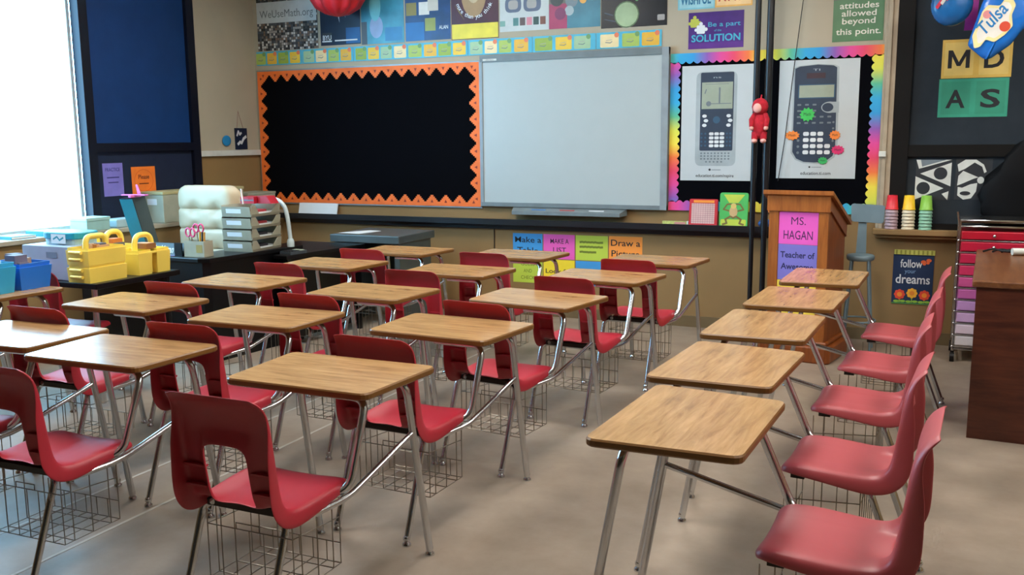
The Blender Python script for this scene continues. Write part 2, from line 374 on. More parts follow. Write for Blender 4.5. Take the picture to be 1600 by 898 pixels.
def place(x, y, deg, label, back=0.0, legs=0.0):
    """back: how far the seat is bolted behind the usual spot; legs: sideways set of the two rear legs"""
    o = copy_tree(desk0) if used[0] else desk0
    used[0] = True
    for c in o.children:
        if c.name.split('.')[0] == 'seat':
            c.location.y = .03 - back
            if back > .03: c.data = pinker_seat()
        if c.name.split('.')[0] == 'leg' and min(v.co.y for v in c.data.vertices) < -.4: c.location = (legs, -.06 if back > .03 else 0, 0)
    o.location = (x, y, 0); o.rotation_euler = (0, 0, R(deg)); o['label'] = label
ORD = ['first', 'second', 'third', 'fourth', 'fifth']
def row(pts, where, back, legs):
    for k, (x, y, a) in enumerate(pts): place(x, y, a, 'oak-top desk with red chair, %s from the %s' % (ORD[k], where), back, legs)
row([(-3.531, 5.934, -1), (-3.607, 5.135, -1), (-3.649, 4.295, -1), (-3.679, 3.50, 0), (-3.532, 2.71, 3)], 'front wall in row nearest windows', 0, -.045)
row([(-2.647, 6.007, -2), (-2.672, 5.124, -2), (-2.725, 4.225, -2), (-2.80, 3.433, 1.5), (-2.867, 2.638, 1)], 'front wall in second row from windows', -.016, -.062)
row([(-1.659, 6.03, -3), (-1.741, 5.21, -5), (-1.815, 4.345, -7), (-1.88, 3.525, -3), (-1.898, 2.655, 0)], 'front wall in third row from windows', .014, -.045)
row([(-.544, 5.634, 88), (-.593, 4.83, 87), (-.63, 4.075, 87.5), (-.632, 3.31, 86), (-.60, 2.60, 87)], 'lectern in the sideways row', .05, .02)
place(-4.72, 3.50, 0, 'oak-top student desk carrying the two blue tubs near the window')

def student_chair(x, y, deg, label):
    root = thing('student_chair', label, 'chair', (x, y, 0), R(deg), 'loose red chairs')
    finish_shell(make_shell().build('seat', root, (0, .40, 0), solid=.007, sub=2))
    for s in (-1, 1):
        for yy, lean in ((.16, .05), (-.06, -.13)):
            l = MB().tube(fillet([(0, yy, .40), (s * .17, yy, .40), (s * .20, yy + lean, .018)], .045), .0115, M_chrome).build('leg', root)
            chair_glide(s * .20, yy + lean).build('glide', l)
    return root
student_chair(-4.78, 3.99, 6, 'red chair pushed under the black supply table')

# ------------------------------------------------------------------ front wall boards
FY = YF - .001
def on_wall(m, name, label, cat, x, z, group=None, y=FY):
    return tag(m.build(name, None, (x, y, z)), label, cat, group)
# bulletin board with orange border
M_orange = mat('orange border', '#f0722a', .6)
M_ordot = mat('dark orange print', '#8a2a14', .6)
bb = thing('bulletin_board', 'black bulletin board with stepped orange border left of the whiteboard', 'bulletin board', (-6.055, FY, .945))
bw, bh = 2.395, 1.255
MB().box(0, -.018, 0, bw, 0, bh, M_blackp).build('backing', bb)
def zig(L, n, d0, d1):
    pts = []; st = L / n
    for k in range(n):
        for j in range(5): pts += [(k * st + st * .5 * j / 5, d0 + (d1 - d0) * j / 4.), (k * st + st * .5 * (j + 1) / 5, d0 + (d1 - d0) * j / 4.)]
        for j in range(4, -1, -1): pts += [(k * st + st * (1 - .5 * (j + 1) / 5), d0 + (d1 - d0) * j / 4.), (k * st + st * (1 - .5 * j / 5), d0 + (d1 - d0) * j / 4.)]
    return pts
def strip(pts, f, mb, y=-.0195):
    """a strip between the border's straight edge and its cut edge; f maps (along, in) to x,z"""
    for a, c in zip(pts, pts[1:]):
        if abs(c[0] - a[0]) < 1e-6: continue
        q = [f(a[0], 0), f(c[0], 0), f(c[0], c[1]), f(a[0], a[1])]
        mb.add([(p[0], yy, p[1]) for yy in (y, -.018) for p in q], [(0, 1, 2, 3), (4, 7, 6, 5), (0, 4, 5, 1), (2, 6, 7, 3), (1, 5, 6, 2), (3, 7, 4, 0)], M_orange)
br = MB(); d0, d1 = .038, .098
for L, n, f in ((bw, 17, lambda a, i: (a, bh - i)), (bw, 17, lambda a, i: (a, i)), (bh, 9, lambda a, i: (i, a)), (bh, 9, lambda a, i: (bw - i, a))):
    strip(zig(L, n, d0, d1), f, br, -.0195 if L == bw else -.0212); st = L / n
    for k in range(n):
        c = (k + .5) * st; q = [f(c - .014, .030), f(c + .014, .030), f(c, .058)]
        br.add([(p[0], -.0216, p[1]) for p in q], [(0, 1, 2)], M_ordot)
br.build('border', bb)
M_alu = mat('grey aluminium', '#8f979b', .4, .4)
MB().box(-.012, -.016, -.012, 0, 0, bh + .012, M_alu).box(-.012, -.016, -.012, bw + .011, 0, 0, M_alu).box(-.012, -.016, bh, bw + .011, 0, bh + .012, M_alu).box(bw, -.024, 0, bw + .011, 0, bh, M_alu).build('frame', bb)
# whiteboard
wb = thing('whiteboard', 'large white interactive board in a grey frame at centre of front wall', 'whiteboard', (-3.642, FY, .955))
ww, wh = 1.668, 1.292; M_wb = mat('whiteboard surface', '#aeb9ba', .35, var=.01); M_grey = mat('grey board frame', '#6f7a7e', .45); M_greyl = mat('light grey board frame', '#8b969c', .45)
MB().box(.02, -.035, .03, ww - .05, -.01, wh - .055, M_wb).build('panel', wb)
MB().box(0, -.045, 0, ww, 0, .035, M_grey).box(0, -.045, wh - .055, ww, 0, wh, M_grey).box(0, -.045, .035, .022, 0, wh - .055, M_greyl).box(ww - .055, -.05, 0, ww, 0, wh, M_greyl).build('frame', wb)
MB().rect(.03, 0, .16, .016, 0, M_white).text('SMARTBoard', .095, .003, .013, 1, M_ink).build('logo_plate', wb, (0, -.044, wh - .045))
pt = MB().loft([[(.30, -.02, -.055), (1.33, -.02, -.055), (1.33, -.02, .0), (.30, -.02, .0)], [(.33, -.13, -.06), (1.30, -.13, -.06), (1.30, -.13, -.03), (.33, -.13, -.03)]], M_grey, False).build('pen_tray', wb)
for k, c in enumerate(('#3a6fa8', '#a03a3a', '#c8ccd0')): 
    MB().tube([(.5 + k * .26, -.09, -.022), (.63 + k * .26, -.09, -.022)], .009, mat('pen ' + c, c)).build('pen', pt)
# rainbow board
rb = thing('bulletin_board', 'black bulletin board with scalloped rainbow border behind the lectern', 'bulletin board', (-1.965, FY, .955))
rw, rh = 1.58, 1.237
MB().box(0, -.018, 0, rw, 0, rh, M_blackp).build('backing', rb)
R_top = rainbow('rainbow along top', 1 / .95, 0, .92); R_bot = rainbow('rainbow along bottom', -1 / .95, 0, .42); R_l = rainbow('rainbow up left', 0, 1 / .97, .12); R_r = rainbow('rainbow up right', 0, -1 / .97, .88)
def scal(L, n, f, m, mb):
    st = L / n
    for k in range(n):
        pts = [(k * st, 0)] + [(k * st + st * j / 6, .062 + .02 * math.sin(PI * j / 6)) for j in range(7)] + [((k + 1) * st, 0)]
        q = [f(*p) for p in pts]; N = len(q)
        mb.add([(p[0], yy, p[1]) for yy in (-.0195, -.018) for p in q], [tuple(range(N))] + [(i, (i + 1) % N, N + (i + 1) % N, N + i) for i in range(N)], m)
br = MB(); scal(rh - .14, 19, lambda a, i: (i, a + .07), R_l, br); scal(rh - .14, 19, lambda a, i: (rw - i, a + .07), R_r, br)
scal(rw, 26, lambda a, i: (a, rh - i), R_top, br); scal(rw, 26, lambda a, i: (a, i), R_bot, br)
br.build('border', rb)
# calculator posters
M_cb = mat('calculator navy', '#2b3a4e', .6); M_cs = mat('calculator screen', '#9aa695', .6); M_cw = mat('calculator silver', '#a3b0b6', .6); M_key = mat('calculator key', '#d9e0e4', .6); M_ct = mat('calculator teal', '#2f5570', .6); M_pap = mat('poster paper', '#c2ccd0', .35, var=.02); M_mid = mat('grey print', '#6c7880', .6)
PY = FY - .0205
p = MB().sheet(0, 0, .568, .895, M_pap)
p.rrect(.115, .115, .435, .845, .05, 0, M_cw); p.rrect(.150, .235, .410, .84, .012, 1, M_cb); p.rect(.160, .56, .402, .765, 2, M_cs)
p.text('ns', .28, .795, .02, 2, M_cw, .06); p.stroke([(.19, .75), (.37, .75)], .003, 3, M_mid); p.stroke([(.30, .60), (.30, .72)], .012, 3, M_mid); p.stroke([(.20, .60), (.39, .60)], .006, 3, M_mid); p.disc(.215, .60, .02, 3, M_mid); p.stroke([(.185, .68), (.195, .71)], .008, 3, M_mid)
for i in range(3):
    for x in (.185, .375): p.disc(x + (.012 if i == 1 else 0), .505 - i * .036, .018, 2, M_key, .013)
p.disc(.28, .475, .028, 2, M_ct)
for i in range(4):
    for j in range(3): p.rrect(.224 + j * .042, .355 - i * .031, .260 + j * .042, .378 - i * .031, .01, 2, M_key)
    for x in (.165, .195, .365, .39): p.disc(x, .368 - i * .031, .008, 2, M_ct)
for i in range(3):
    for j in range(9): p.disc(.165 + j * .027, .215 - i * .022, .008, 1, M_mid, .006)
for j in range(5): p.disc(.205 + j * .03, .148, .008, 1, M_mid, .006)
p.stroke([(.25, .085), (.32, .085)], .005, 0, M_mid); p.disc(.235, .086, .009, 0, M_ink)
p.text('education.ti.com/nspire', .275, .028, .034, 0, M_ink, .30, .012)
on_wall(p, 'calculator_poster', 'white poster of a tall silver and navy calculator beside the whiteboard', 'poster', -1.870, 1.197, y=PY)
p = MB().sheet(0, 0, .575, .882, M_pap)
body = [(.115, .20), (.115, .82), (.15, .835), (.28, .845), (.39, .835), (.415, .82), (.425, .25), (.41, .17), (.36, .13), (.28, .12), (.20, .125), (.145, .15)]
p.flat([(x * 1.09 - .022, z * 1.02 - .012) for x, z in body], 0, M_cw); p.flat(body, 1, M_cb)
p.text('TI', .27, .80, .022, 2, M_cw, .05); p.rect(.20, .745, .335, .785, 2, mat('solar strip', '#3a2630', .5)); p.rect(.150, .605, .40, .695, 2, M_cs); p.rrect(.142, .598, .408, .702, .01, 1, M_ct)
p.disc(.375, .53, .062, 2, M_cw, .042); p.disc(.36, .53, .040, 3, M_cb, .032); p.flat([(.37, .49), (.44, .49), (.44, .57), (.37, .57)], 1, M_cw)
for i in range(4):
    for j in range(5):
        if not (j > 2 and i < 2): p.rrect(.140 + j * .055, .545 - i * .045, .168 + j * .055, .558 - i * .045, .004, 2, M_mid)
for i in range(4):
    for j in range(4 if i > 1 else 3): p.rrect(.190 + j * .052, .32 - i * .046, .232 + j * .052, .350 - i * .046, .012, 2, M_key)
    p.disc(.155, .332 - i * .046, .01, 2, M_mid); p.disc(.405, .42 - i * .046, .008, 2, M_mid)
p.stroke([(.26, .085), (.33, .085)], .004, 0, M_mid); p.disc(.245, .086, .007, 0, M_ink)
p.text('education.ti.com', .29, .028, .034, 0, M_ink, .22, .012)
on_wall(p, 'calculator_poster', 'white poster of a rounded blue calculator with splat stickers on it', 'poster', -1.120, 1.221, y=PY)
def splat(x, z, w, h, c, label, spikes=11):
    q = [((w / 2) * (1 if k % 2 else .78) * math.cos(2 * PI * k / (2 * spikes)), (h / 2) * (1 if k % 2 else .74) * math.sin(2 * PI * k / (2 * spikes))) for k in range(2 * spikes)]
    m = MB(); n = len(q); m.loft([[(a, -.001, c_) for a, c_ in q], [(a, -.003, c_) for a, c_ in q]], mat('splat ' + c, c, .5), False); m.text('Math', 0, -h * .08, h * .3, 3, M_ink, w * .45)
    tag(m.build('splat_sticker', None, (x, PY - .0055, z)), label, 'sticker', 'splat stickers on the calculator poster')
splat(-.905, 1.70, .115, .11, '#3fc05a', 'bright green splat sticker above the number keys of blue calculator')
splat(-1.01, 1.545, .115, .075, '#f08a3a', 'orange splat sticker on the white margin of blue calculator poster')
splat(-.70, 1.545, .085, .075, '#f0883a', 'orange splat sticker over the keys of blue calculator picture')
splat(-.675, 1.435, .10, .075, '#d83070', 'pink splat sticker low on the blue calculator poster')
splat(-.78, 1.355, .075, .06, '#35b060', 'small green splat sticker at the foot of blue calculator picture')
# posters in the top row
M_pal = [mat('print %s' % c, c, .4, var=.04) for c in ('#1c2024', '#3a3c40', '#6c6660', '#a8a4a0', '#d0d0cc', '#7a6252', '#48525c')]
p = MB().sheet(0, 0, .70, .62, M_pal[1]); cs = .70 / 30
for i in range(26):
    for j in range(30): p.rect(j * cs, i * cs, (j + 1) * cs - .003, min(.62, (i + 1) * cs - .003), 0, random.choice(M_pal))
p.rect(0, .255, .69, .45, 1, mat('banner white', '#c9d0d2', .5)); p.text('WeUseMath.org', .345, .305, .10, 2, mat('print grey', '#6b7478', .5), .62)
on_wall(p, 'photo_mosaic_poster', 'grey poster of many tiny faces with a white web address banner', 'poster', -6.04, 2.395)
p = MB().sheet(0, 0, .44, .62, mat('navy poster', '#16233c', .3, var=.3, scale=4)); p.rect(.28, .01, .435, .15, 0, mat('poster blue', '#1f5a94', .4)); p.rect(.02, .025, .125, .115, 1, M_pal[1])
p.text('BYU', .072, .05, .06, 2, M_paper, .095, .02); p.stroke([(.02, .037), (.12, .037)], .012, 2, M_paper); p.stroke([(.16, .04), (.40, .04)], .012, 1, M_paper); p.flat([(.16, .40), (.205, .40), (.215, .20)], 1, M_paper); p.flat([(.245, .40), (.275, .40), (.28, .24)], 1, M_paper); p.stroke([(.04, .34), (.13, .34)], .008, 1, M_mid)
on_wall(p, 'navy_poster', 'dark navy poster with white block letters, under the red paper flower', 'poster', -5.31, 2.412)
p = MB().sheet(0, 0, .45, .62, mat('teal poster', '#3f8fa8', .3, var=.25, scale=6)); p.disc(.16, .15, .07, 0, mat('poster lilac', '#8fa6cc', .4), .10); p.disc(.15, .33, .06, 0, mat('poster aqua', '#6fc0cf', .4), .13); p.rect(0, 0, .06, .2, 0, M_pal[6]); p.rect(.25, .02, .43, .14, 0, mat('poster sea', '#3a7fae', .4))
on_wall(p, 'underwater_poster', 'pale teal underwater poster right of the navy one', 'poster', -4.86, 2.402)
p = MB().sheet(0, 0, .455, .62, mat('blue collage', '#1c3a6c', .3, var=.3, scale=7)); cc = [mat('tile ' + c, c, .4) for c in ('#c9c0b2', '#93994a', '#3c4a44', '#c8b5a8', '#b98f96', '#8a7a3a', '#dcd8d0')]
for i, (a, c) in enumerate(((.0, .47), (.12, .5), (.0, .36), (.12, .36), (.2, .40), (.0, .22), (.13, .22), (.22, .25), (.19, .08))): p.rect(a + .01, c, a + .115, c + .11, 0, cc[i % 7])
p.rect(.33, .36, .37, .47, 1, cc[6]); p.rect(.335, .42, .365, .455, 2, mat('tile red', '#b03a3a')); p.text('ALAN', .385, .09, .045, 1, M_paper, .09, .01); p.rect(0, .0, .19, .16, 0, mat('poster azure', '#2a6aa8', .4))
on_wall(p, 'collage_poster', 'blue collage poster with small pictures, left of the maroon one', 'poster', -4.395, 2.408)
p = MB().sheet(0, 0, .455, .62, mat('maroon poster', '#4a1c2c', .3, var=.2)); p.rect(.005, .005, .45, .13, 0, mat('poster yellow', '#e2cf3e', .4)); p.disc(.22, .38, .12, 0, mat('poster tan', '#a8845a', .4), .2); p.disc(.22, .42, .07, 1, mat('poster cream', '#c8b08a', .4), .12); p.flat([(.09, .22), (.13, .16), (.03, .30)], 1, mat('poster yellow', '#e2cf3e', .4))
t = 'more than you think'
for i, ch in enumerate(t):
    a = R(205 + 130 * i / (len(t) - 1))
    if ch != ' ': p.text(ch, .225 + .185 * math.cos(a), .36 + .19 * math.sin(a), .05, 2, M_paper, None, .01, 0, a + PI / 2)
on_wall(p, 'maroon_poster', 'maroon poster with yellow foot and curved white lettering', 'poster', -3.932, 2.397)
M_ls = mat('poster slate', '#51627c', .4); M_pk = mat('poster pink', '#cf9aa4', .4)
p = MB().sheet(0, 0, .45, .62, mat('pale poster', '#c6cdcc', .3, var=.05)); p.rrect(.05, .155, .20, .28, .05, 0, M_ls); p.rrect(.22, .155, .38, .28, .05, 0, M_ls); p.rrect(.08, .18, .17, .255, .03, 1, M_pal[3]); p.rrect(.25, .18, .34, .255, .03, 1, M_pal[3]); p.disc(.33, .36, .10, 0, M_pk, .08); p.rect(.06, .31, .19, .42, 0, M_pal[3])
for i, c in enumerate(('#7aa69c', '#c9cfcd', '#4f8280', '#5c4a4a', '#d68a98', '#2c4a44', '#7a4a3c')): p.rect(.0 + i * .062, .045, .05 + i * .062, .11 if i > 1 else .09, 0, mat('swatch ' + c, c, .5))
on_wall(p, 'white_poster', 'white poster with two slate blue rounded shapes above colour swatches', 'poster', -3.465, 2.44)
p = MB().sheet(0, 0, .45, .62, mat('bright poster', '#3f7f92', .3, var=.25, scale=5)); p.rect(0, .0, .16, .32, 0, mat('poster magenta', '#a8325e', .4)); p.rect(0, .2, .17, .62, 0, M_pal[2])
for x, z, r_, c in ((.07, .24, .06, '#2c3a3c'), (.20, .22, .055, '#7a8a92'), (.25, .33, .055, '#e8784a'), (.23, .26, .04, '#e8a050'), (.30, .22, .03, '#f0b05a'), (.18, .14, .04, '#a8b8bc'), (.33, .30, .04, '#c05a7a'), (.14, .32, .05, '#8a5a9a'), (.38, .24, .03, '#5ab0b8'), (.10, .12, .05, '#7a2a5a')): p.disc(x, z, r_, 1, mat('orb ' + c, c, .4))
on_wall(p, 'orbs_poster', 'multicoloured poster of orbs on teal, left of the black space one', 'poster', -3.012, 2.44)
p = MB().sheet(0, 0, .55, .62, mat('space poster', '#0c121c', .25, var=.4, scale=5)); p.disc(.215, .10, .095, 1, mat('pale planet', '#a9bf96', .4)); p.disc(.215, .10, .105, 0, mat('planet rim', '#5a7050', .4)); p.disc(.41, .29, .05, 0, mat('red orb', '#b8523c', .4), .035); p.disc(.36, .235, .022, 0, mat('blue orb', '#3a62b8', .4)); p.disc(.30, .215, .016, 0, mat('green orb', '#6a9a6a', .4)); p.rrect(.47, .04, .53, .085, .01, 0, M_pal[3]); p.stroke([(.03, .12), (.10, .10)], .01, 0, M_pal[6]); p.stroke([(.03, .07), (.12, .05)], .008, 0, M_pal[6])
on_wall(p, 'space_poster', 'black space poster with a large pale green planet', 'poster', -2.555, 2.42)
# red paper flower hanging over the posters
fl = thing('paper_flower', 'red crumpled paper flower hanging over the navy poster', 'paper decoration', (-4.90, 7.20, 2.62))
m = MB(); prof = [(.015, -.0), (.10, .02), (.18, .07), (.225, .15), (.235, .24), (.20, .34), (.10, .42), (.02, .44)]
m.lathe(prof, mat('red tissue paper', '#c8202c', .5, var=.25, scale=8), (0, 0, 0), 60, True, 12, .10); m.build('bloom', fl)
MB().tube([(0, 0, .44), (0, 0, ZC - 2.62)], .002, M_dark, 5).build('string', fl)
# number strips above the boards
M_strip = mat('strip aqua', '#4fb3cf', .45); M_cy = [mat('card yellow', '#ecc33c', .5), mat('card cream', '#efd9a4', .5), mat('card amber', '#e6b23a', .5)]; M_cg = [mat('card green', '#a9bf5c', .5), mat('card sage', '#a5c49a', .5), mat('card olive', '#98b046', .5)]
M_dr = mat('dot red', '#e07a55', .5); M_dg = mat('dot green', '#6f9a62', .5)
xs = [-6.01, -5.88, -5.745, -5.61, -5.45, -5.31, -5.17, -5.035, -4.87, -4.735, -4.60, -4.455, -4.30, -4.145, -4.0, -3.855, -3.69, -3.55, -3.415, -3.265, -3.06, -2.88, -2.715, -2.48, -2.30, -2.135]
parts_ = [(0, 4), (4, 8), (8, 12), (12, 16), (16, 20), (20, 23), (23, 26)]
names_ = ['at the corner above orange board', 'second from the corner above orange board', 'third from the corner above orange board', 'fourth from the corner above orange board', 'above the left end of whiteboard', 'above the middle of whiteboard', 'above the right end of whiteboard']
for s, (a, c) in enumerate(parts_):
    x0 = -6.065 if s == 0 else (xs[a - 1] + xs[a]) / 2 + .002; x1 = (xs[c - 1] + xs[c]) / 2 - .002 if s < 6 else -2.045
    st = thing('number_strip', 'aqua number strip with cards, ' + names_[s], 'wall strip', (x0, FY - .003, 2.258), 0, 'number strips above the boards')
    MB().sheet(0, 0, x1 - x0, .130, M_strip).build('backing', st)
    for k in range(a, c):
        yel = k % 2 == 1; nb = [abs(xs[q] - xs[k]) for q in (k - 1, k + 1) if a <= q < c]; cw_ = min(nb) * .45
        cd = MB().rrect(-cw_, .010, cw_ - .004, .114, .012, 0, M_cg[(k * 7) % 3] if not yel else M_cy[(k * 5) % 3]).stroke([(-.035, .05), (.005, .045), (.02, .055)], .006, 1, M_mid).stroke([(-.03, .065), (.02, .07)], .004, 1, M_pal[3]).build('card', st, (xs[k] - x0, 0, 0))
        MB().disc(cw_ - .022, .106, .020, 2, M_dr if yel else M_dg).build('dot', cd)
# posters right of the whiteboard
M_purple = mat('purple poster', '#4a2a7a', .3, var=.2, scale=6); M_aq = mat('aqua lettering', '#3fb0cc', .5)
p = MB().sheet(0, 0, .43, .278, M_purple); M_pz = mat('puzzle olive', '#b8bf4a', .5)
for x, z, mm in ((.015, .165, M_pz), (.065, .115, M_paper)):
    p.rrect(x, z, x + .065, z + .065, .01, 0, mm); p.disc(x + .072, z + .033, .014, 0, mm); p.disc(x + .033, z + .075, .014, 0, mm); p.disc(x - .006, z + .03, .012, 0, mm)
p.text('Be a part', .28, .165, .05, 1, M_aq, .25, .005); p.text('of the', .23, .128, .024, 1, M_aq); p.text('SOLUTION', .215, .055, .075, 1, M_aq, .38, .02)
p.rect(0, 0, .43, .045, 0, mat('purple band', '#5a2a86', .4))
on_wall(p, 'purple_poster', 'purple poster with puzzle pieces reading Be a part of the SOLUTION', 'poster', -1.832, 2.222)
p = MB().sheet(0, 0, .29, .215, mat('aqua sheet', '#7fc3d2', .5)); p.rect(.012, .012, .28, .2, 0, mat('aqua pale', '#9ed0da', .5)); p.text('WISHFUL', .14, .04, .10, 1, mat('deep teal ink', '#1d6f96', .5), .24, .03)
on_wall(p, 'aqua_sign', 'aqua sign with teal capitals above the purple poster', 'sign', -1.92, 2.525)
p = MB().sheet(0, 0, .285, .215, mat('orange sheet', '#eab05a', .5)); p.rect(.012, .012, .275, .2, 0, mat('peach', '#f0c890', .5)); p.text('ATTIC', .14, .045, .10, 1, mat('red ink', '#c03a2c', .5), .23, .03)
on_wall(p, 'orange_sign', 'orange sign with red capitals beside the aqua one', 'sign', -1.628, 2.53)
p = MB().sheet(0, 0, .352, .46, mat('green poster', '#4f7a55', .45)); M_cr = mat('cream lettering', '#dcdcd0', .5)
for t, z, w_ in (('attitudes', .235, .27), ('allowed', .18, .24), ('beyond', .125, .23), ('this point.', .05, .31)): p.text(t, .18, z, .062, 1, M_cr, w_, .012)
p.rect(0, .30, .352, .46, 0, mat('mauve band', '#6a4a62', .5)); p.text('negative', .18, .345, .062, 1, mat('plum ink', '#8a5a80', .5), .28, .015)
on_wall(p, 'green_poster', 'green poster reading attitudes allowed beyond this point', 'poster', -.752, 2.225)
# order of operations sheets on the dark front window
for nm, x, z, c1, c2, t1, t2, lab in (('yellow_letter_sheet', .0, 1.935, '#d9b052', '#e0bf6a', 'M', 'D', 'yellow letter sheet with black M and D on dark window'), ('green_letter_sheet', -.008, 1.663, '#2f9478', '#2a8a6e', 'A', 'S', 'green letter sheet with black A and S on dark window')):
    p = MB().sheet(0, 0, .445, .268, mat(nm, c1, .5)); 
    for j, t in enumerate((t1, t2)):
        p.rect(.018 + j * .222, .02, .204 + j * .222, .248, 0, mat(nm + ' inner', c2, .5)); p.text(t, .111 + j * .222, .068, .175, 1, M_ink, .125, .022) if t != 'M' else p.flat([(.040, .07), (.066, .07), (.066, .15), (.098, .085), (.122, .085), (.154, .15), (.154, .07), (.180, .07), (.180, .195), (.152, .195), (.110, .112), (.068, .195), (.040, .195)], 1, M_ink)
    p.stroke([(.2225, .0), (.2225, .268)], .004, 1, mat(nm + ' edge', c1, .5))
    on_wall(p, nm, lab, 'poster', x, z)
M_bk = mat('poster black', '#23282e', .5)
p = MB().sheet(0, 0, .235, .29, M_bk)
p.flat([(.0, .29), (.235, .29), (.02, .225)], 0, M_white); p.flat([(.03, .19), (.235, .27), (.235, .10)], 0, M_white); p.disc(.165, .192, .045, 1, M_bk); p.flat([(0, .17), (.19, .085), (0, 0)], 0, M_white); p.disc(.055, .085, .045, 1, M_bk); p.flat([(.18, .045), (.225, .065), (.22, .0)], 0, M_white); p.flat([(.03, .29), (.20, .29), (.04, .24)], 1, M_mid)
on_wall(p, 'triangle_art_print', 'black and white print of triangles and circles on dark window', 'art print', -.128, 1.072)
p = MB().sheet(0, 0, .235, .29, M_bk)
p.flat([(.02, .20), (.01, .25), (.06, .285), (.13, .285), (.18, .25), (.20, .20), (.185, .19), (.17, .235), (.12, .265), (.06, .22)], 0, M_white)
p.flat([(.05, .205), (.02, .17), (.015, .10), (.05, .115), (.12, .15), (.15, .16)], 0, M_white); p.flat([(.02, .09), (.02, .03), (.06, .0), (.11, .01), (.14, .06), (.145, .12), (.10, .11), (.05, .085)], 0, M_white); p.disc(.165, .14, .022, 0, M_white, .025); p.disc(.07, .045, .035, 1, M_bk, .015)
on_wall(p, 'curve_art_print', 'black and white print of curved shapes above the drawer cart', 'art print', .135, 1.078)
# strategy signs under the chalk ledge
def sign(x, z, w, h, c, lines, label, ink=M_ink, name='strategy_sign'):
    p = MB().sheet(0, 0, w, h, mat('sheet ' + c, c, .6, var=.03))
    for t, cx, cz, size, wd, bo in lines:
        if t == '~':
            for k in range(int(wd / .03)): p.stroke([(cx + k * .03, cz), (cx + .02 + k * .03, cz + random.uniform(-.002, .004))], size, 0, ink)
        else: p.text(t, cx, cz, size, 0, ink, wd, bo)
    return on_wall(p, name, label, 'paper sign', x, z, 'problem solving signs below the ledge')
BLU, PNK, LIM, ORA, YEL = '#3d93d2', '#e65bb4', '#b9cc45', '#f5953a', '#f2d52c'
sign(-3.36, .508, .28, .213, BLU, [('Make a', .145, .135, .07, .25, .012), ('Table', .14, .04, .075, .2, .012)], 'blue sign reading Make a, first in the top row')
sign(-3.07, .508, .288, .213, PNK, [('MAKE A', .15, .135, .06, .17, .006), ('LIST', .15, .06, .06, .12, .006)], 'pink sign reading MAKE A beside the blue one')
M_oli = mat('olive ink', '#6d7a22', .6, var=0)
sign(-2.772, .508, .288, .213, LIM, [('~', .04, .155, .018, .21, 0), ('~', .04, .115, .018, .21, 0), ('~', .04, .072, .018, .16, 0)], 'lime sign with three lines of faint writing, top row', M_oli)
sign(-2.474, .508, .29, .216, ORA, [('Draw a', .145, .135, .075, .255, .012), ('Picture', .145, .045, .075, .245, .012)], 'orange sign reading Draw a Picture, last in the top row')
sign(-3.36, .288, .28, .213, LIM, [('GUESS', .14, .15, .045, .13, .008), ('AND', .14, .09, .045, .08, .008), ('CHECK', .14, .03, .045, .13, .008)], 'lime sign in the bottom row with three short centred lines', M_oli)
sign(-3.07, .288, .288, .213, YEL, [('Look for', .145, .095, .055, .25, .012), ('a Pattern', .145, .02, .055, .24, .012)], 'yellow sign reading Look for, under the pink one')
sign(-2.772, .288, .288, .213, BLU, [('Work', .14, .06, .06, .16, .01), ('Backwards', .14, .01, .04, .2, .01)], 'blue sign in the bottom row under the lime one')
MB_l = tag(MB().tube([(0, 0, 0), (0, 0, .24)], .004, M_dark, 6).build('wall_cord', None, (-3.54, FY - .004, .515)), 'thin dark cord running down the tan wall below the whiteboard', 'cord')
# garden flag
M_navy = mat('flag navy', '#152a4c', .8, var=.08, scale=20)
p = MB().sheet(0, 0, .278, .37, M_navy, .003); p.rect(0, 0, 0.278, .008, 5, mat('flag green', '#4a8a4a'))
p.box(.005, -.010, .37, .282, .0, .405, mat('flag sleeve', '#b8b85a', .8))
for i in range(9): p.box(.015 + i * .03, -.0115, .372, .027 + i * .03, -.0095, .403, mat('sleeve stripe', '#8a8a3a', .8))
M_pw = mat('flag white', '#cfd3d8', .7, var=0)
p.text('follow', .125, .275, .085, 6, M_pw, .15, .012); p.text('your', .12, .232, .045, 6, mat('flag blue', '#7a9ac0', .7), .075); p.text('dreams', .14, .155, .095, 6, M_pw, .235, .014)
for x, z, c in ((.055, .07, '#d8452c'), (.14, .082, '#f0b030'), (.225, .07, '#d8452c')):
    for k in range(8): p.disc(x + .026 * math.cos(k * PI / 4), z + .026 * math.sin(k * PI / 4), .013, 6, mat('petal ' + c, c, .7), n=10)
    p.disc(x, z, .018, 7, mat('flower heart', '#e88a28', .7), n=12); p.stroke([(x, z - .035), (x, .012)], .006, 5, mat('leaf green', '#8ab840', .7)); p.disc(x - .022, .018, .02, 6, mat('leaf green', '#8ab840', .7), .009); p.disc(x + .022, .02, .02, 6, mat('leaf green', '#8ab840', .7), .009)
for s in (-1, 1): p.disc(.225 + s * .018, .325 + s * .006, .018, 6, mat('butterfly', '#d05a2a', .7), .013); p.disc(.225 + s * .012, .308 + s * .004, .012, 6, mat('butterfly', '#d05a2a', .7), .009)
on_wall(p, 'garden_flag', 'navy cloth flag reading follow your dreams with flowers', 'flag', -.247, .295)

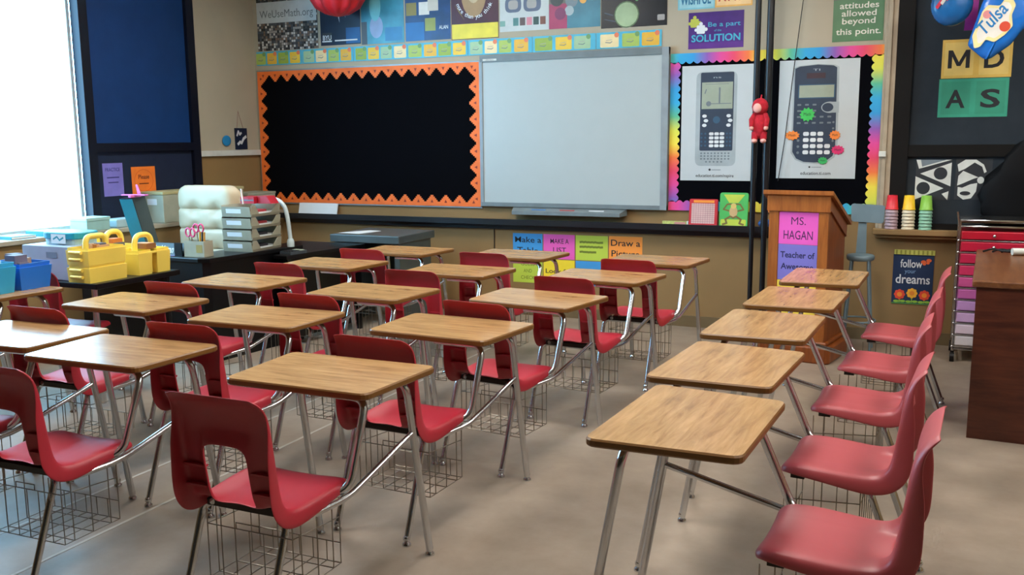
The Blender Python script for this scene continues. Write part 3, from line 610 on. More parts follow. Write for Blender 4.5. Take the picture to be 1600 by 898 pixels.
# ------------------------------------------------------------------ things on the chalk ledge
LZ = .835
def leaning(m, name, label, cat, x, y, z, tilt=-10, rz=0):
    o = m.build(name, None, (x, y, z)); o.rotation_euler = (R(tilt), 0, R(rz)); return tag(o, label, cat)
p = MB().box(0, -.010, 0, .44, 0, .112, M_paper); p.box(.03, -.009, .112, .41, -.002, .118, mat('crayon row', '#c08a70', .6)); 
leaning(p, 'paper_card', 'white folded card leaning on the chalk ledge below orange border', 'card', -5.60, YF - .065, LZ, -14)
M_rg = mat('red game case', '#c9303c', .4)
def upright(poly, t, m, bev=.003):
    """outline in x,z standing up, thickness t towards -y"""
    q = MB().prism(poly, 0, t, m, None, bev); q.v = [(x, -z, y) for x, y, z in q.v]; return q
p = upright(rounded([(0, 0), (.228, 0), (.228, .215), (0, .215)], .015), .022, M_rg)
L0 = 30
p.rect(.018, .020, .205, .180, L0, mat('grid pale', '#d8b8b4', .5)); p.rect(.035, .186, .20, .206, L0, mat('grid orange', '#ee9a3a', .5))
for i in range(10):
    p.rect(.018 + i * .0187, .020, .0205 + i * .0187, .180, L0 + 1, mat('grid line', '#b07a88', .5))
for i in range(9): p.rect(.018, .034 + i * .0165, .205, .0365 + i * .0165, L0 + 1, mat('grid line', '#b07a88', .5))
leaning(p, 'number_board_game', 'red framed number grid standing on the chalk ledge', 'game', -1.785, YF - .045, LZ, -6)
p = upright(rounded([(0, 0), (.222, 0), (.222, .27), (0, .27)], .02), .022, mat('green book cover', '#4fb860', .4))
M_lg = mat('cover lime', '#c0d050', .4); M_br = mat('cover brown', '#7a6a3a', .5); M_tn = mat('cover tan', '#c8a878', .5)
p.flat([(.03, .255), (.195, .255), (.145, .19), (.075, .19)], L0, M_lg); p.rrect(.012, .012, .21, .06, .01, L0, M_lg)
p.disc(.11, .12, .032, L0 + 2, M_tn, .045); p.disc(.11, .165, .022, L0 + 2, mat('cover gold', '#d8c070', .5))
for s in (-1, 1):
    p.stroke([(.11 + s * .02, .18), (.11 + s * .05, .178), (.11 + s * .078, .138), (.11 + s * .03, .125)], .012, L0 + 1, M_br)
    p.stroke([(.11 + s * .02, .085), (.11 + s * .06, .06), (.11 + s * .05, .03), (.11 + s * .08, .02)], .015, L0 + 1, M_br)
p.stroke([(.09, .082), (.11, .072), (.13, .082)], .014, L0 + 3, M_br)
leaning(p, 'green_book', 'green book with a brown long-limbed creature on cover', 'book', -1.54, YF - .056, LZ, -6)
p = MB().box(0, -.03, 0, .20, 0, .035, mat('box mix', '#b8c070', .5, var=.4, scale=30)).box(.10, -.032, .004, .19, -.03, .03, mat('box pinkish', '#c88a8a', .5)).box(.2, -.031, 0, .212, 0, .037, M_paper)
tag(p.build('marker_box', None, (-2.0, YF - .04, LZ), bevel=.003), 'small yellow-green box lying on the ledge beside the red grid', 'box')
p = MB().ball((0, 0, .035), .035, mat('blue cloth', '#2a5a9a', .8), (1.6, .9, 1)); tag(p.build('blue_sponge', None, (-1.185, YF - .05, LZ)), 'small blue lump on the ledge between the black poles', 'sponge')

# ------------------------------------------------------------------ poles, doll, cord, balloons
M_pole = mat('black pole', '#0c0f16', .35)
for x, r_, lab in ((-1.242, .022, 'black floor pole nearer the green book'), (-1.152, .026, 'black floor pole nearer the lectern')):
    t = thing('black_pole', lab, 'pole', (x, 7.2, 0), 0, 'black floor-to-ceiling poles')
    MB().tube([(0, 0, .8), (0, 0, ZC - .03)], r_, M_pole, 12).build('upper_tube', t); MB().tube([(0, 0, .012), (0, 0, .81)], r_ * .8, M_pole, 12).build('lower_tube', t)
    MB().lathe([(.04, 0), (.04, .01), (r_, .016)], M_pole).build('foot', t); MB().lathe([(r_, -.05), (.04, -.01), (.04, 0)], M_pole, (0, 0, ZC)).build('ceiling_cap', t)
M_plush = mat('red plush', '#b01a2c', .95, var=.25, scale=40, bump=.4); M_face = mat('plush face', '#e2a8a0', .9); 
d = thing('plush_doll', 'small red plush doll hanging on the black poles', 'toy', (-1.195, 7.12, 1.50))
MB().ball((0, 0, .12), .055, M_plush, (.95, .7, 1.75)).build('body', d)
h = MB().ball((0, 0, .255), .06, M_plush, (1.0, .85, 1.05)).build('head', d); MB().ball((-.012, -.042, .245), .032, M_face, (1, .5, 1.1)).build('face', h)
for s in (-1, 1):
    a = MB().tube([(s * .035, 0, .20), (s * .056, -.02, .16), (s * .052, -.035, .11)], [.020, .020, .017], M_plush, 8).build('arm', d); MB().ball((s * .052, -.037, .10), .017, M_face).build('hand', a)
    a = MB().tube([(s * .028, 0, .07), (s * .032, -.008, .02)], [.028, .024], M_plush, 8).build('leg', d); MB().ball((s * .032, -.018, .008), .022, M_face, (1, 1.3, .8)).build('foot', a)
MB().tube([(0, .02, .30), (0, .05, .34)], .006, M_plush, 6).build('loop', d)
tag(MB().tube([(-.90, YF - .06, ZC), (-.955, YF - .06, 2.6), (-1.005, YF - .06, 2.1), (-1.06, YF - .06, 1.5), (-1.10, YF - .05, 1.20)], .0035, M_dark, 6).build('hanging_wire'), 'thin grey cord hanging across the blue calculator poster', 'cord')
def pillow(poly, th, m, n=5):
    c = Vector((sum(p[0] for p in poly) / len(poly), sum(p[1] for p in poly) / len(poly))); mb = MB(); rings = []
    for k in range(n * 2 + 1):
        a = -PI / 2 + PI * k / (n * 2); f = max(.02, math.cos(a)) ** .45; y = math.sin(a) * th
        rings.append([(c.x + (p[0] - c.x) * f, y, c.y + (p[1] - c.y) * f) for p in poly])
    return mb.loft(rings, m, True, True)
M_foil = mat('blue foil', '#1f6fc8', .22, var=.25, scale=5)
bl = thing('foil_balloon', 'shiny blue foil pouch with a cream lettered label before the dark window', 'balloon', (.30, 6.98, 2.20))
o = [(-.155, -.085), (-.055, -.175), (-.02, -.18), (.10, -.09), (.16, .0), (.27, .12), (.30, .32), (.0, .32), (-.08, .19)]
pillow(rounded(o, .02, 2), .045, M_foil).build('pouch', bl)
lt = MB(); pa = [(-.13, -.03), (-.115, -.11), (-.08, -.10), (-.05, -.055), (.0, -.075), (.06, -.03), (.10, .02), (.09, .09), (.11, .15), (.09, .19), (.05, .20), (.02, .15), (-.05, .16), (-.08, .12), (-.10, .05)]
lt.flat(rounded(pa, .01, 2), 0, mat('label cream', '#ece0a0', .4)); lt.flat(rounded([(x * .82 - .0, z * .82 + .01) for x, z in pa], .01, 2), 1, mat('label white', '#e8e4da', .4))
lt.disc(.055, .02, .032, 2, mat('label red', '#d84a30', .4)); lt.disc(-.05, .10, .026, 2, mat('label pink', '#e09090', .4))
lt.text('Tulsa', .008, .048, .115, 3, mat('label blue', '#1f7ab8', .4), .20, .012, .2, R(50))
lt.build('printed_label', bl, (0, -.048, 0))
MB().tube([(.08, .01, .31), (.06, .01, ZC - 2.20)], .0015, M_dark, 5).build('string', bl)
b2 = thing('foil_balloon', 'round-bottomed blue foil balloon with red and white stripes, beside the foil pouch', 'balloon', (.04, 7.12, 2.40))
m = pillow([(.13 * math.cos(2 * PI * k / 20) , .13 * math.sin(2 * PI * k / 20) * 1.1) for k in range(20)], .06, mat('teal foil', '#1d5f9a', .25, var=.3, scale=6)); m.build('pouch', b2)
m = MB()
for k in range(4): m.flat([(-.10 + k * .028, -.02 + k * .025), (-.085 + k * .028, -.035 + k * .025), (-.02 + k * .02, .07 + k * .012), (-.035 + k * .02, .08 + k * .012)], k % 2, mat('stripe red', '#c8344a', .3) if k % 2 == 0 else M_white)
m.build('stripes', b2, (0, -.062, 0)); MB().tube([(0, 0, .14), (0, 0, ZC - 2.4)], .0015, M_dark, 5).build('string', b2)
tag(MB().add([(.125, 7.27, 2.24), (.20, 7.27, 2.24), (.24, 7.27, ZC), (.19, 7.27, ZC), (.125, 7.274, 2.24), (.20, 7.274, 2.24), (.24, 7.274, ZC), (.19, 7.274, ZC)], [(0, 1, 2, 3), (7, 6, 5, 4), (0, 4, 5, 1), (1, 5, 6, 2), (2, 6, 7, 3), (3, 7, 4, 0)], mat('magenta ribbon', '#b03aa0', .4)).build('ribbon'), 'magenta ribbon hanging between the two foil balloons', 'ribbon')

# ------------------------------------------------------------------ lectern, stool
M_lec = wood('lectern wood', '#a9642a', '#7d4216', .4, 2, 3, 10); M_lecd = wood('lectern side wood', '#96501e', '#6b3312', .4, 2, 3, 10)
LX0, LX1, LY0, LY1 = -.405, 0.0, 0.0, .42; LO = (-.630, 6.587, 0); LR = R(-10)
lec = thing('lectern', 'wooden lectern with sloping top and paper signs on its front', 'lectern', LO, LR)
MB().box(LX0, LY0, .13, LX1, LY0 + .02, 1.05, M_lec).box(LX0, LY0 - .008, .13, LX0 + .065, LY0, 1.05, M_lec).box(LX1 - .065, LY0 - .008, .13, LX1, LY0, 1.05, M_lec).build('front_panel', lec)
for x0, x1 in ((LX0, LX0 + .02), (LX1 - .02, LX1)):
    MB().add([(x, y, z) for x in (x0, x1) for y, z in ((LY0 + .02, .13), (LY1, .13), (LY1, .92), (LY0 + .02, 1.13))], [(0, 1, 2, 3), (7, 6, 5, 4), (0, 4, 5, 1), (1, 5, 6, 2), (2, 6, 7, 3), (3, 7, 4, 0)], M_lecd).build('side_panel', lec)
def slope_box(x0, x1, y0, y1, za, zb, t, m): return MB().add([(x, y, z) for x in (x0, x1) for y, z in ((y0, za - t), (y1, zb - t), (y1, zb), (y0, za))], [(0, 1, 2, 3), (7, 6, 5, 4), (0, 4, 5, 1), (1, 5, 6, 2), (2, 6, 7, 3), (3, 7, 4, 0)], m)
MB().box(LX0 - .012, LY0 - .02, 1.035, LX1 + .012, LY0 + .005, 1.145, M_lec).build('apron', lec)
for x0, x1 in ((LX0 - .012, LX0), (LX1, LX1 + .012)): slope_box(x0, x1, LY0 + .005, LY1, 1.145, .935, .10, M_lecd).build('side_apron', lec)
slope_box(LX0 - .035, LX1 + .035, LY0 - .045, LY1 + .03, 1.178, .945, .028, M_lec).build('top', lec)
MB().prism([(LX0 - .05, LY0 - .02), (LX0 - .02, LY0 - .05), (LX1 + .02, LY0 - .05), (LX1 + .05, LY0 - .02), (LX1 + .05, LY1), (LX0 - .05, LY1)], 0, .115, M_lecd, None, .01).prism([(LX0 - .02, LY0 - .015), (LX1 + .02, LY0 - .015), (LX1 + .02, LY1), (LX0 - .02, LY1)], .115, .145, M_lecd, None, .008).build('plinth', lec)
MB().box(LX0 + .02, LY0 + .05, .55, LX1 - .02, LY1 - .02, .57, M_lecd).build('shelf', lec)
def lsign(z, h, c, lines, label, ink):
    p = MB().sheet(0, 0, .268, h, mat('sheet ' + c, c, .6, var=.03))
    for t, cz, size, wd, bo in lines: p.text(t, .134, cz, size, 0, ink, wd, bo)
    tag(p.build('lectern_sign', None, (LO[0] - .3365 * math.cos(LR), LO[1] + .3365 * math.sin(-LR) - .001, z), LR), label, 'paper sign', 'signs taped to the lectern')
M_plum = mat('plum lettering', '#4a1450', .6, var=0); M_navi = mat('navy lettering', '#1c1c50', .6, var=0)
lsign(.808, .222, '#e85cc0', [('MS.', .135, .075, .10, 0.0), ('HAGAN', .035, .085, .20, .006)], 'pink sign with a two-line name, topmost on the lectern', M_plum)
lsign(.56, .246, '#7a74c8', [('Teacher of', .155, .058, .235, .022), ('Awesome', .075, .058, .225, .022)], 'lavender sign reading Teacher of Awesome on the lectern', M_navi)
lsign(.31, .246, '#f0d850', [('Students', .12, .055, .21, .015)], 'yellow sign lowest on the lectern, mostly behind a desk', M_navi)
M_stl = mat('grey blue steel', '#6f8590', .45, .1)
st = thing('stool', 'grey steel stool with a square backrest behind the lectern', 'stool', (-.42, 7.22, 0))
upright(rounded([(-.115, .925), (.105, .915), (.11, 1.045), (-.12, 1.055)], .02), .012, M_stl).build('backrest', st, (0, .0, 0))
upright([(-.075, .69), (-.005, .69), (-.01, .95), (-.065, .95)], .010, M_stl).build('back_post', st, (0, .012, 0))
MB().lathe([(.085, .655), (.095, .665), (.095, .69), (.085, .697), (.01, .692)], M_stl, (-.035, -.09, 0), 24).build('seat', st)
for k in range(4):
    a = PI / 4 + k * PI / 2; MB().tube([(-.035 + .08 * math.cos(a), -.09 + .08 * math.sin(a), .665), (-.035 + .14 * math.cos(a), -.09 + .14 * math.sin(a), 0)], .010, M_stl, 8).build('leg', st)
m = MB(); ring = [(-.035 + .122 * math.cos(2 * PI * k / 24), -.09 + .122 * math.sin(2 * PI * k / 24), .22) for k in range(25)]; m.tube(ring, .007, M_stl, 6); m.build('foot_ring', st)

# ------------------------------------------------------------------ cups on the sill
def cup_stack(x, y, c_top, c_low, word, z=.857):
    mt = mat('cup ' + c_top, c_top, .4); ml = mat('cup ' + c_low, c_low, .45)
    n = 6; dz = .024
    def cup(m): return MB().lathe([(.0005, .103), (.032, .103), (.042, .008), (.0455, .001), (.047, .0), (.047, .004), (.043, .010), (.034, .104), (.0005, .106)], m, (0, 0, 0), 24)
    base = None
    for k in range(n):
        if base is None: o = cup(ml).build('cup'); base = o
        else: o = base.copy(); COL.objects.link(o)
        o.location = (x, y, z + k * dz); tag(o, 'pale cup nested below the %s cup on the window sill' % word, 'cup', 'nested cups below the %s cup' % word)
    o = cup(mt).build('cup', None, (x, y, z + n * dz)); tag(o, 'bright %s cup upside down on its stack on the window sill' % word, 'cup', 'top cups of the sill stacks')
cup_stack(-.275, YF - .052, '#d62a3a', '#a88f98', 'red'); cup_stack(-.16, YF - .052, '#efc22e', '#d8cdb0', 'yellow'); cup_stack(-.045, YF - .052, '#86c04a', '#86bfa6', 'green')
# dark bag on the sill
m = MB(); M_bag = mat('black plastic bag', '#020306', .6, var=.3, scale=8, spec=.15)
rings = []
for k in range(11):
    t = k / 10; r0 = .28 * (math.sin(PI * min(1, .25 + .75 * t)) ** .6 if t < .99 else .2)
    rings.append([(.62 + (r0 + .02 * math.sin(5 * a + k) + .012 * math.sin(9 * a - 2 * k)) * math.cos(a) * 1.15 + .03 * t, YF - .075 + (r0 * .22 + .006 * math.sin(6 * a + k)) * math.sin(a), .858 + .65 * t + (.02 * math.sin(4 * a) if t > .7 else 0)) for a in [2 * PI * j / 28 for j in range(28)]])
m.loft(rings, M_bag, True, True); o = m.build('black_bag'); tag(o, 'lumpy black bag on the dark window sill behind the drawer cart', 'bag')

# ------------------------------------------------------------------ rolling drawer cart
ct = thing('drawer_cart', 'chrome rolling cart of red to pale pink drawers beside brown desk', 'drawer cart', (.385, 7.17, 0))
M_cc = mat('cart chrome', '#c4c6ca', .2, 1.0)
CW, CD = .42, .40
for sx in (-1, 1):
    for sy in (-1, 1): MB().tube([(sx * CW / 2, sy * CD / 2 * .9, .07), (sx * CW / 2, sy * CD / 2 * .9, .97)], .009, M_cc, 8).build('post', ct)
m = MB()
MB().tube([(-CW / 2, -.18, .09), (CW / 2, -.18, .09), (CW / 2, .18, .09), (-CW / 2, .18, .09), (-CW / 2, -.18, .09)], .008, M_cc, 8).build('base_frame', ct)
for z in (.97, .93): m.tube([(-CW / 2, -.18, z), (CW / 2, -.18, z), (CW / 2, .18, z), (-CW / 2, .18, z), (-CW / 2, -.18, z)], .008, M_cc, 8)
m.tube([(-CW / 2 - .02, -.2, 1.03), (-CW / 2, -.18, .90)], .006, M_cc, 8).tube([(CW / 2, -.18, .97), (CW / 2, -.18, .93)], .008, M_cc, 8); m.box(-CW / 2, -.18, .972, CW / 2, .18, .978, M_cc); m.build('frame', ct)
dc = ['#b3142c', '#b41a38', '#b82248', '#bb2e58', '#c0508a', '#bd62a4', '#b98cc4', '#c2a0cc', '#d4c4d4', '#cfcacf']
z = .915
for k, c in enumerate(dc):
    h = .065 if k else .055; z -= h + .016
    mm = mat('drawer ' + c, c, .35)
    dr = MB().box(-CW / 2 + .012, -.195, z, CW / 2 - .012, .17, z + h, mm).build('drawer', ct, bevel=.006)
    MB().tube([(-CW / 2 - .004, -.19, z - .008), (CW / 2 + .004, -.19, z - .008)], .005, M_cc, 6).ball((-CW / 2 - .004, -.195, z - .008), .010, M_cc).build('runner', dr)
    MB().ball((0, -.205, z + h / 2), .012, M_cc).build('knob', dr)
for sx in (-1, 1):
    for sy in (-1, 1):
        l = MB().tube([(sx * CW / 2, sy * .18, .075), (sx * CW / 2, sy * .18 - .0, .045)], .012, M_dark, 8).build('caster', ct); MB().tube([(sx * CW / 2 - .014, sy * .18 - .01, .032), (sx * CW / 2 + .014, sy * .18 - .01, .032)], .032, M_dark, 14).build('wheel', l)

# ------------------------------------------------------------------ brown desk on the right
M_mah = wood('mahogany', '#5a2c1c', '#3a150e', .35, 0, 3, 9); M_maht = wood('mahogany top', '#7c5030', '#56301c', .3, 1, 3, 9)
bd = thing('wooden_desk', 'large dark brown wooden desk at the right end of the room', 'desk', (.222, 5.19, 0), R(-2.7))
MB().box(-.02, -.02, .785, 1.45, 1.42, .82, M_maht).build('top', bd, bevel=.008)
MB().box(0, 0, 0, 1.42, .025, .785, M_mah).build('front_panel', bd)
MB().box(0, .025, 0, .025, 1.38, .785, M_mah).build('side_panel', bd); MB().box(1.395, .025, 0, 1.42, 1.38, .785, M_mah).build('side_panel', bd)
MB().box(.025, 1.30, .08, .44, 1.33, .76, M_mah).build('pedestal', bd)
p = MB().tube([(0, 0, .022), (.10, .03, .022)], [.022, .022], M_white, 12).tube([(.10, .03, .022), (.125, .037, .022), (.15, .045, .022)], [.018, .008, .004], mat('nozzle', '#9ac8c4', .5), 10)
tag(p.build('glue_bottle', None, (.45, 6.34, .82)), 'small white bottle lying on the brown desk', 'bottle')
m = MB()
for k in range(3): m.tube(fillet([(.0 + .05 * k, .0, .006), (.05 + .05 * k, .05, .02), (.12 + .05 * k, -.03, .012), (.2, .03 + .02 * k, .006)], .03), .006, M_dark, 6)
tag(m.build('black_cable', None, (.30, 6.45, .82)), 'tangle of black cable on the brown desk by the cart', 'cable')
tag(MB().box(-.1, -.08, 0, .1, .08, .05, mat('teal folder', '#5f9a94', .5)).build('teal_box', None, (.66, 6.2, .82), R(25), bevel=.004), 'teal box on the brown desk at frame edge', 'box')

# ------------------------------------------------------------------ teacher's corner
td = thing('teacher_desk', 'black L-shaped desk holding letter trays in the window corner', 'desk')
MB().prism([(-5.70, 4.99), (-4.60, 4.96), (-4.53, 5.0), (-4.43, 5.92), (-4.78, 5.93), (-4.80, 5.36), (-5.70, 5.36)], .712, .742, M_black, None, .004).build('top', td)
MB().add([(-5.68, 5.02, 0), (-4.59, 4.99, 0), (-4.55, 5.03, 0), (-4.455, 5.92, 0), (-5.68, 5.02, .712), (-4.59, 4.99, .712), (-4.55, 5.03, .712), (-4.455, 5.92, .712),
  (-5.68, 5.05, 0), (-4.61, 5.02, 0), (-4.58, 5.06, 0), (-4.485, 5.92, 0), (-5.68, 5.05, .712), (-4.61, 5.02, .712), (-4.58, 5.06, .712), (-4.485, 5.92, .712)],
  [(0, 1, 5, 4), (1, 2, 6, 5), (2, 3, 7, 6), (9, 8, 12, 13), (10, 9, 13, 14), (11, 10, 14, 15), (0, 4, 12, 8), (3, 11, 15, 7)], M_black).build('modesty_panel', td)
MB().box(-5.70, 5.0, 0, -5.675, 5.33, .712, M_black).build('side_panel', td)
tt = thing('side_table', 'lower black table running on from the black corner desk', 'table')
MB().prism([(-4.46, 5.60), (-4.33, 5.585), (-4.235, 6.49), (-4.9, 6.50), (-4.9, 5.98), (-4.435, 5.965)], .672, .70, M_black, None, .003).build('top', tt)
for x, y in ((-4.37, 5.64), (-4.28, 6.44), (-4.86, 6.45), (-4.86, 6.03)): MB().box(x - .02, y - .02, 0, x + .02, y + .02, .672, M_black).build('leg', tt)
MB().add([(-4.36, 5.665, .06), (-4.29, 6.42, .06), (-4.29, 6.42, .672), (-4.36, 5.665, .672), (-4.375, 5.665, .06), (-4.305, 6.42, .06), (-4.305, 6.42, .672), (-4.375, 5.665, .672)], [(0, 1, 2, 3), (7, 6, 5, 4), (0, 4, 5, 1), (1, 5, 6, 2), (2, 6, 7, 3), (3, 7, 4, 0)], M_black).build('modesty_panel', tt)
M_gs = mat('grey steel desk', '#4f5a5c', .35, .2)
gd = thing('grey_desk', 'grey steel desk by the front wall with paper on it', 'desk')
MB().box(-4.60, 6.52, .70, -3.93, 7.12, .765, M_gs).build('top', gd, bevel=.006); MB().box(-4.0, 6.56, 0, -3.95, 7.08, .70, M_gs).build('side_panel', gd); MB().box(-4.58, 6.56, 0, -4.53, 7.08, .70, M_gs).build('side_panel', gd)
MB().box(-4.53, 7.04, .2, -4.0, 7.06, .70, M_gs).build('back_panel', gd)
tag(MB().add([(0, 0, 0), (.22, -.02, 0), (.27, .24, 0), (.14, .28, 0), (0, 0, .002), (.22, -.02, .002), (.27, .24, .002), (.14, .28, .002)], [(3, 2, 1, 0), (4, 5, 6, 7), (0, 1, 5, 4), (1, 2, 6, 5), (2, 3, 7, 6), (3, 0, 4, 7)], M_paper).build('paper_sheet', None, (-4.58, 6.62, .766)), 'white sheet of paper lying on the grey steel desk', 'paper')
m = MB().box(-.055, -.085, 0, .055, .085, .02, mat('calculator case', '#3c444a', .5)).box(-.045, .03, .02, .045, .075, .024, M_cs)
for i in range(4):
    for j in range(4): m.box(-.046 + j * .025, -.078 + i * .025, .02, -.028 + j * .025, -.062 + i * .025, .026, M_ink)
tag(m.build('desk_calculator', None, (-4.385, 5.74, .70), R(-8)), 'dark grey desk calculator on the lower black table', 'calculator')
# teacher's chair
ec = thing('office_chair', 'cream tufted high-back office chair behind the black desk', 'office chair', (-5.33, 5.92, 0))
M_cream = mat('cream leather', '#bda98c', .45, var=.05, scale=5, bump=.1)
def cushion(x0, x1, z0, z1, yf, th, nx=18, nz=10, dim=(), round_top=False):
    m = MB(); F = []; B = []
    for i in range(nz + 1):
        for j in range(nx + 1):
            u = j / nx; v = i / nz; e = (1 - abs(2 * u - 1) ** 8) ** .5 * (.70 + .30 * (1 - abs(2 * v - 1) ** 6) ** .5)
            x = x0 + (x1 - x0) * u; zz = z0 + (z1 - z0) * v; dd = sum(.03 * math.exp(-((x - a) ** 2 + (zz - c) ** 2) / .0014) for a, c in dim)
            if round_top: x *= 1 - .22 * max(0, (v - .45) / .55) ** 3.2
            F.append((x, yf - th * e + dd, zz)); B.append((x, yf, zz))
    n = (nx + 1); fs = []
    for i in range(nz):
        for j in range(nx): fs.append((i * n + j, i * n + j + 1, (i + 1) * n + j + 1, (i + 1) * n + j))
    m.add(F, fs, M_cream, True); m.add(B, [f[::-1] for f in fs], M_cream, True); return m
W2 = .31
MB().prism(rounded([(-W2 - .01, .0), (W2 + .01, .0), (W2 + .01, .60), (W2 - .08, .69), (-W2 + .08, .69), (-W2 - .01, .60)], .05), 0, .06, M_cream, None, .015).build('back_shell', ec)
bs = [o for o in ec.children if o.name.startswith('back_shell')][0]; bs.data.transform(Matrix(((1, 0, 0, 0), (0, 0, -1, .06), (0, 1, 0, .50), (0, 0, 0, 1))))
cushion(-W2 + .005, W2 - .005, 1.00, 1.19, .01, .085, dim=((-.10, 1.015), (.12, 1.015)), round_top=True).build('head_cushion', ec)
cushion(-W2, W2, .84, 1.005, .01, .085, dim=((-.10, .86), (.12, .86), (-.10, .985), (.12, .985))).build('back_cushion', ec)
cushion(-W2, W2, .68, .845, .01, .085, dim=((-.10, .70), (.12, .70))).build('back_cushion', ec)
cushion(-W2, W2, .52, .685, .01, .085).build('back_cushion', ec)
MB().prism(rounded([(-.27, -.50), (.27, -.50), (.27, .02), (-.27, .02)], .08), .40, .53, M_cream, None, .03).build('seat', ec)
MB().tube([(0, -.22, .40), (0, -.22, .10)], .03, M_dark, 12).build('gas_post', ec)
for k in range(5):
    a = 2 * PI * k / 5 + .3; l = MB().tube([(0, -.22, .11), (.26 * math.cos(a), -.22 + .26 * math.sin(a), .065)], [.025, .018], M_dark, 8).build('base_arm', ec)
    MB().ball((.26 * math.cos(a), -.22 + .26 * math.sin(a), .03), .03, M_dark).build('caster', l)
# letter trays
M_trayp = mat('putty plastic', '#9c9b88', .5); M_trayd = mat('putty plastic warm', '#a39a78', .5)
def letter_tray(x, y, z, rz, m, label, stuff):
    t = thing('letter_tray', label, 'letter tray', (x, y, z), rz, 'stacked letter trays')
    w, d, h = .125, .175, .082; f = .010
    def wall(b, p, q, o, z0, z1, t_=.005):
        """sloping wall from p to q, leaning out along o"""
        n = Vector(o) * t_; A = [Vector((*p, z0)), Vector((*q, z0)), Vector((q[0] + o[0] * f, q[1] + o[1] * f, z1)), Vector((p[0] + o[0] * f, p[1] + o[1] * f, z1))]
        b.add([tuple(v) for v in A] + [(v.x - n.x, v.y - n.y, v.z) for v in A], [(0, 1, 2, 3), (7, 6, 5, 4), (0, 4, 5, 1), (1, 5, 6, 2), (2, 6, 7, 3), (3, 7, 4, 0)], m)
    b = MB().box(-w, -d, 0, w, d, .006, m)
    wall(b, (-w, -d), (w, -d), (0, -1), 0, h * .9); wall(b, (-w, d), (w, d), (0, 1), 0, h * .9); wall(b, (-w, -d), (-w, d), (-1, 0), 0, h)
    wall(b, (w, -d), (w, d), (1, 0), 0, h * .25)
    for s in (-1, 1):
        q = [(w, s * d, 0), (w + f, s * d, h), (w + f, s * (d - .045), h), (w, s * (d - .10), h * .25)]
        b.add(q + [(x_ - .005, y_, z_) for x_, y_, z_ in q], [(0, 1, 2, 3), (7, 6, 5, 4), (0, 4, 5, 1), (1, 5, 6, 2), (2, 6, 7, 3), (3, 7, 4, 0)], m)
    b.build('tray', t)
    MB().add([(-.085, -d - .005, .026), (.045, -d - .005, .026), (.045, -d - .0095, .058), (-.085, -d - .0095, .058)], [(0, 1, 2, 3)], M_paper).build('label_card', t)
    MB().box(-.105, -d + .02, .007, .108, d - .02, .028, M_paper).box(.02, -.06, .028, .10, .05, .045, stuff).build('paper_pile', t)
nm = ['bottom', 'second', 'third', 'top']; M_pd = mat('papers dark', '#2a2a32', .7); M_pr = mat('papers red', '#9a3038', .6)
for k in range(4):
    letter_tray(-4.615, 5.56, .743 + k * .0845, R(3), M_trayp, 'putty letter tray with white label, %s of the stack beside the lamp' % nm[k], M_pr if k > 1 else M_pd)
M_rb = mat('red box', '#a3182c', .4)
tag(MB().box(-.06, -.07, 0, .06, .07, .05, M_rb).box(-.06, -.071, .02, .06, -.07, .03, mat('box grey', '#5a6470', .5)).build('red_box', None, (-4.66, 5.64, 1.080), R(3), bevel=.003), 'red box on top of the letter trays nearer the chair', 'box')
tag(MB().loft([[(-.06, -.05, 0), (.06, -.05, 0), (.06, .05, 0), (-.06, .05, 0)], [(-.06, -.05, .055), (.02, -.05, .055), (.02, .05, .055), (-.06, .05, .055)]], M_rb, False).build('red_stapler', None, (-4.53, 5.66, 1.080), R(3), bevel=.003), 'red wedge-shaped object on the letter trays beside the lamp', 'desk object')
tag(MB().tube([(0, 0, 0), (-.02, .01, .11)], .006, mat('stick white', '#d8c8c0', .5), 8).build('marker', None, (-4.66, 5.53, 1.080)), 'thin pale stick standing on the letter trays', 'marker')
# lamp
M_lamp = mat('lamp pale grey', '#b3c2c4', .35)
lp = thing('desk_lamp', 'pale grey lamp with a curved tube arm at the desk corner', 'lamp', (-4.452, 5.80, .742))
MB().lathe([(.028, 0), (.028, .04), (.02, .06)], M_lamp, (0, 0, 0), 16).build('base', lp)
MB().tube(fillet([(0, 0, .05), (-.015, 0, .20), (-.035, 0, .30), (-.09, .0, .352), (-.20, 0, .368)], .10, 8), .016, M_lamp, 12).build('arm', lp)
MB().tube([(-.19, 0, .368), (-.23, 0, .366)], .020, M_lamp, 12).build('lamp_head', lp)
# pencil box, scissors, name plate
pb = thing('pencil_box', 'putty desk box for pencils at the front of the black desk', 'pencil holder', (-4.70, 5.085, .742), R(4))
M_pb = mat('putty box', '#a39d88', .5)
MB().box(-.085, -.05, 0, .085, -.044, .11, M_pb).box(-.085, .044, 0, .085, .05, .11, M_pb).box(-.085, -.044, 0, -.079, .044, .11, M_pb).box(.079, -.044, 0, .085, .044, .11, M_pb).box(-.079, -.044, 0, .079, .044, .006, M_pb).box(.02, -.052, .03, .07, -.05, .085, mat('gold print', '#a08a4a', .5)).build('box', pb)
M_pink = mat('pink plastic', '#d8467c', .4)
for i, (x, yy, dz, a) in enumerate(((-.045, -.024, .0, -.06), (-.015, .024, .025, .06))):
    sc = thing('scissors', 'pink handled scissors standing in the pencil box', 'scissors', (-4.70 + x, 5.085 + yy, .75), a, 'pink scissors in the pencil box')
    for s in (-1, 1):
        r_ = [(s * .022 + .022 * math.cos(2 * PI * k / 14), 0, .16 + dz + .03 * math.sin(2 * PI * k / 14)) for k in range(15)]
        MB().tube(r_, .006, M_pink, 6).build('handle', sc); MB().tube([(s * .012, .002 * s, .13 + dz), (-s * .008, .002 * s, .003)], .004, M_chrome, 6).build('blade', sc)
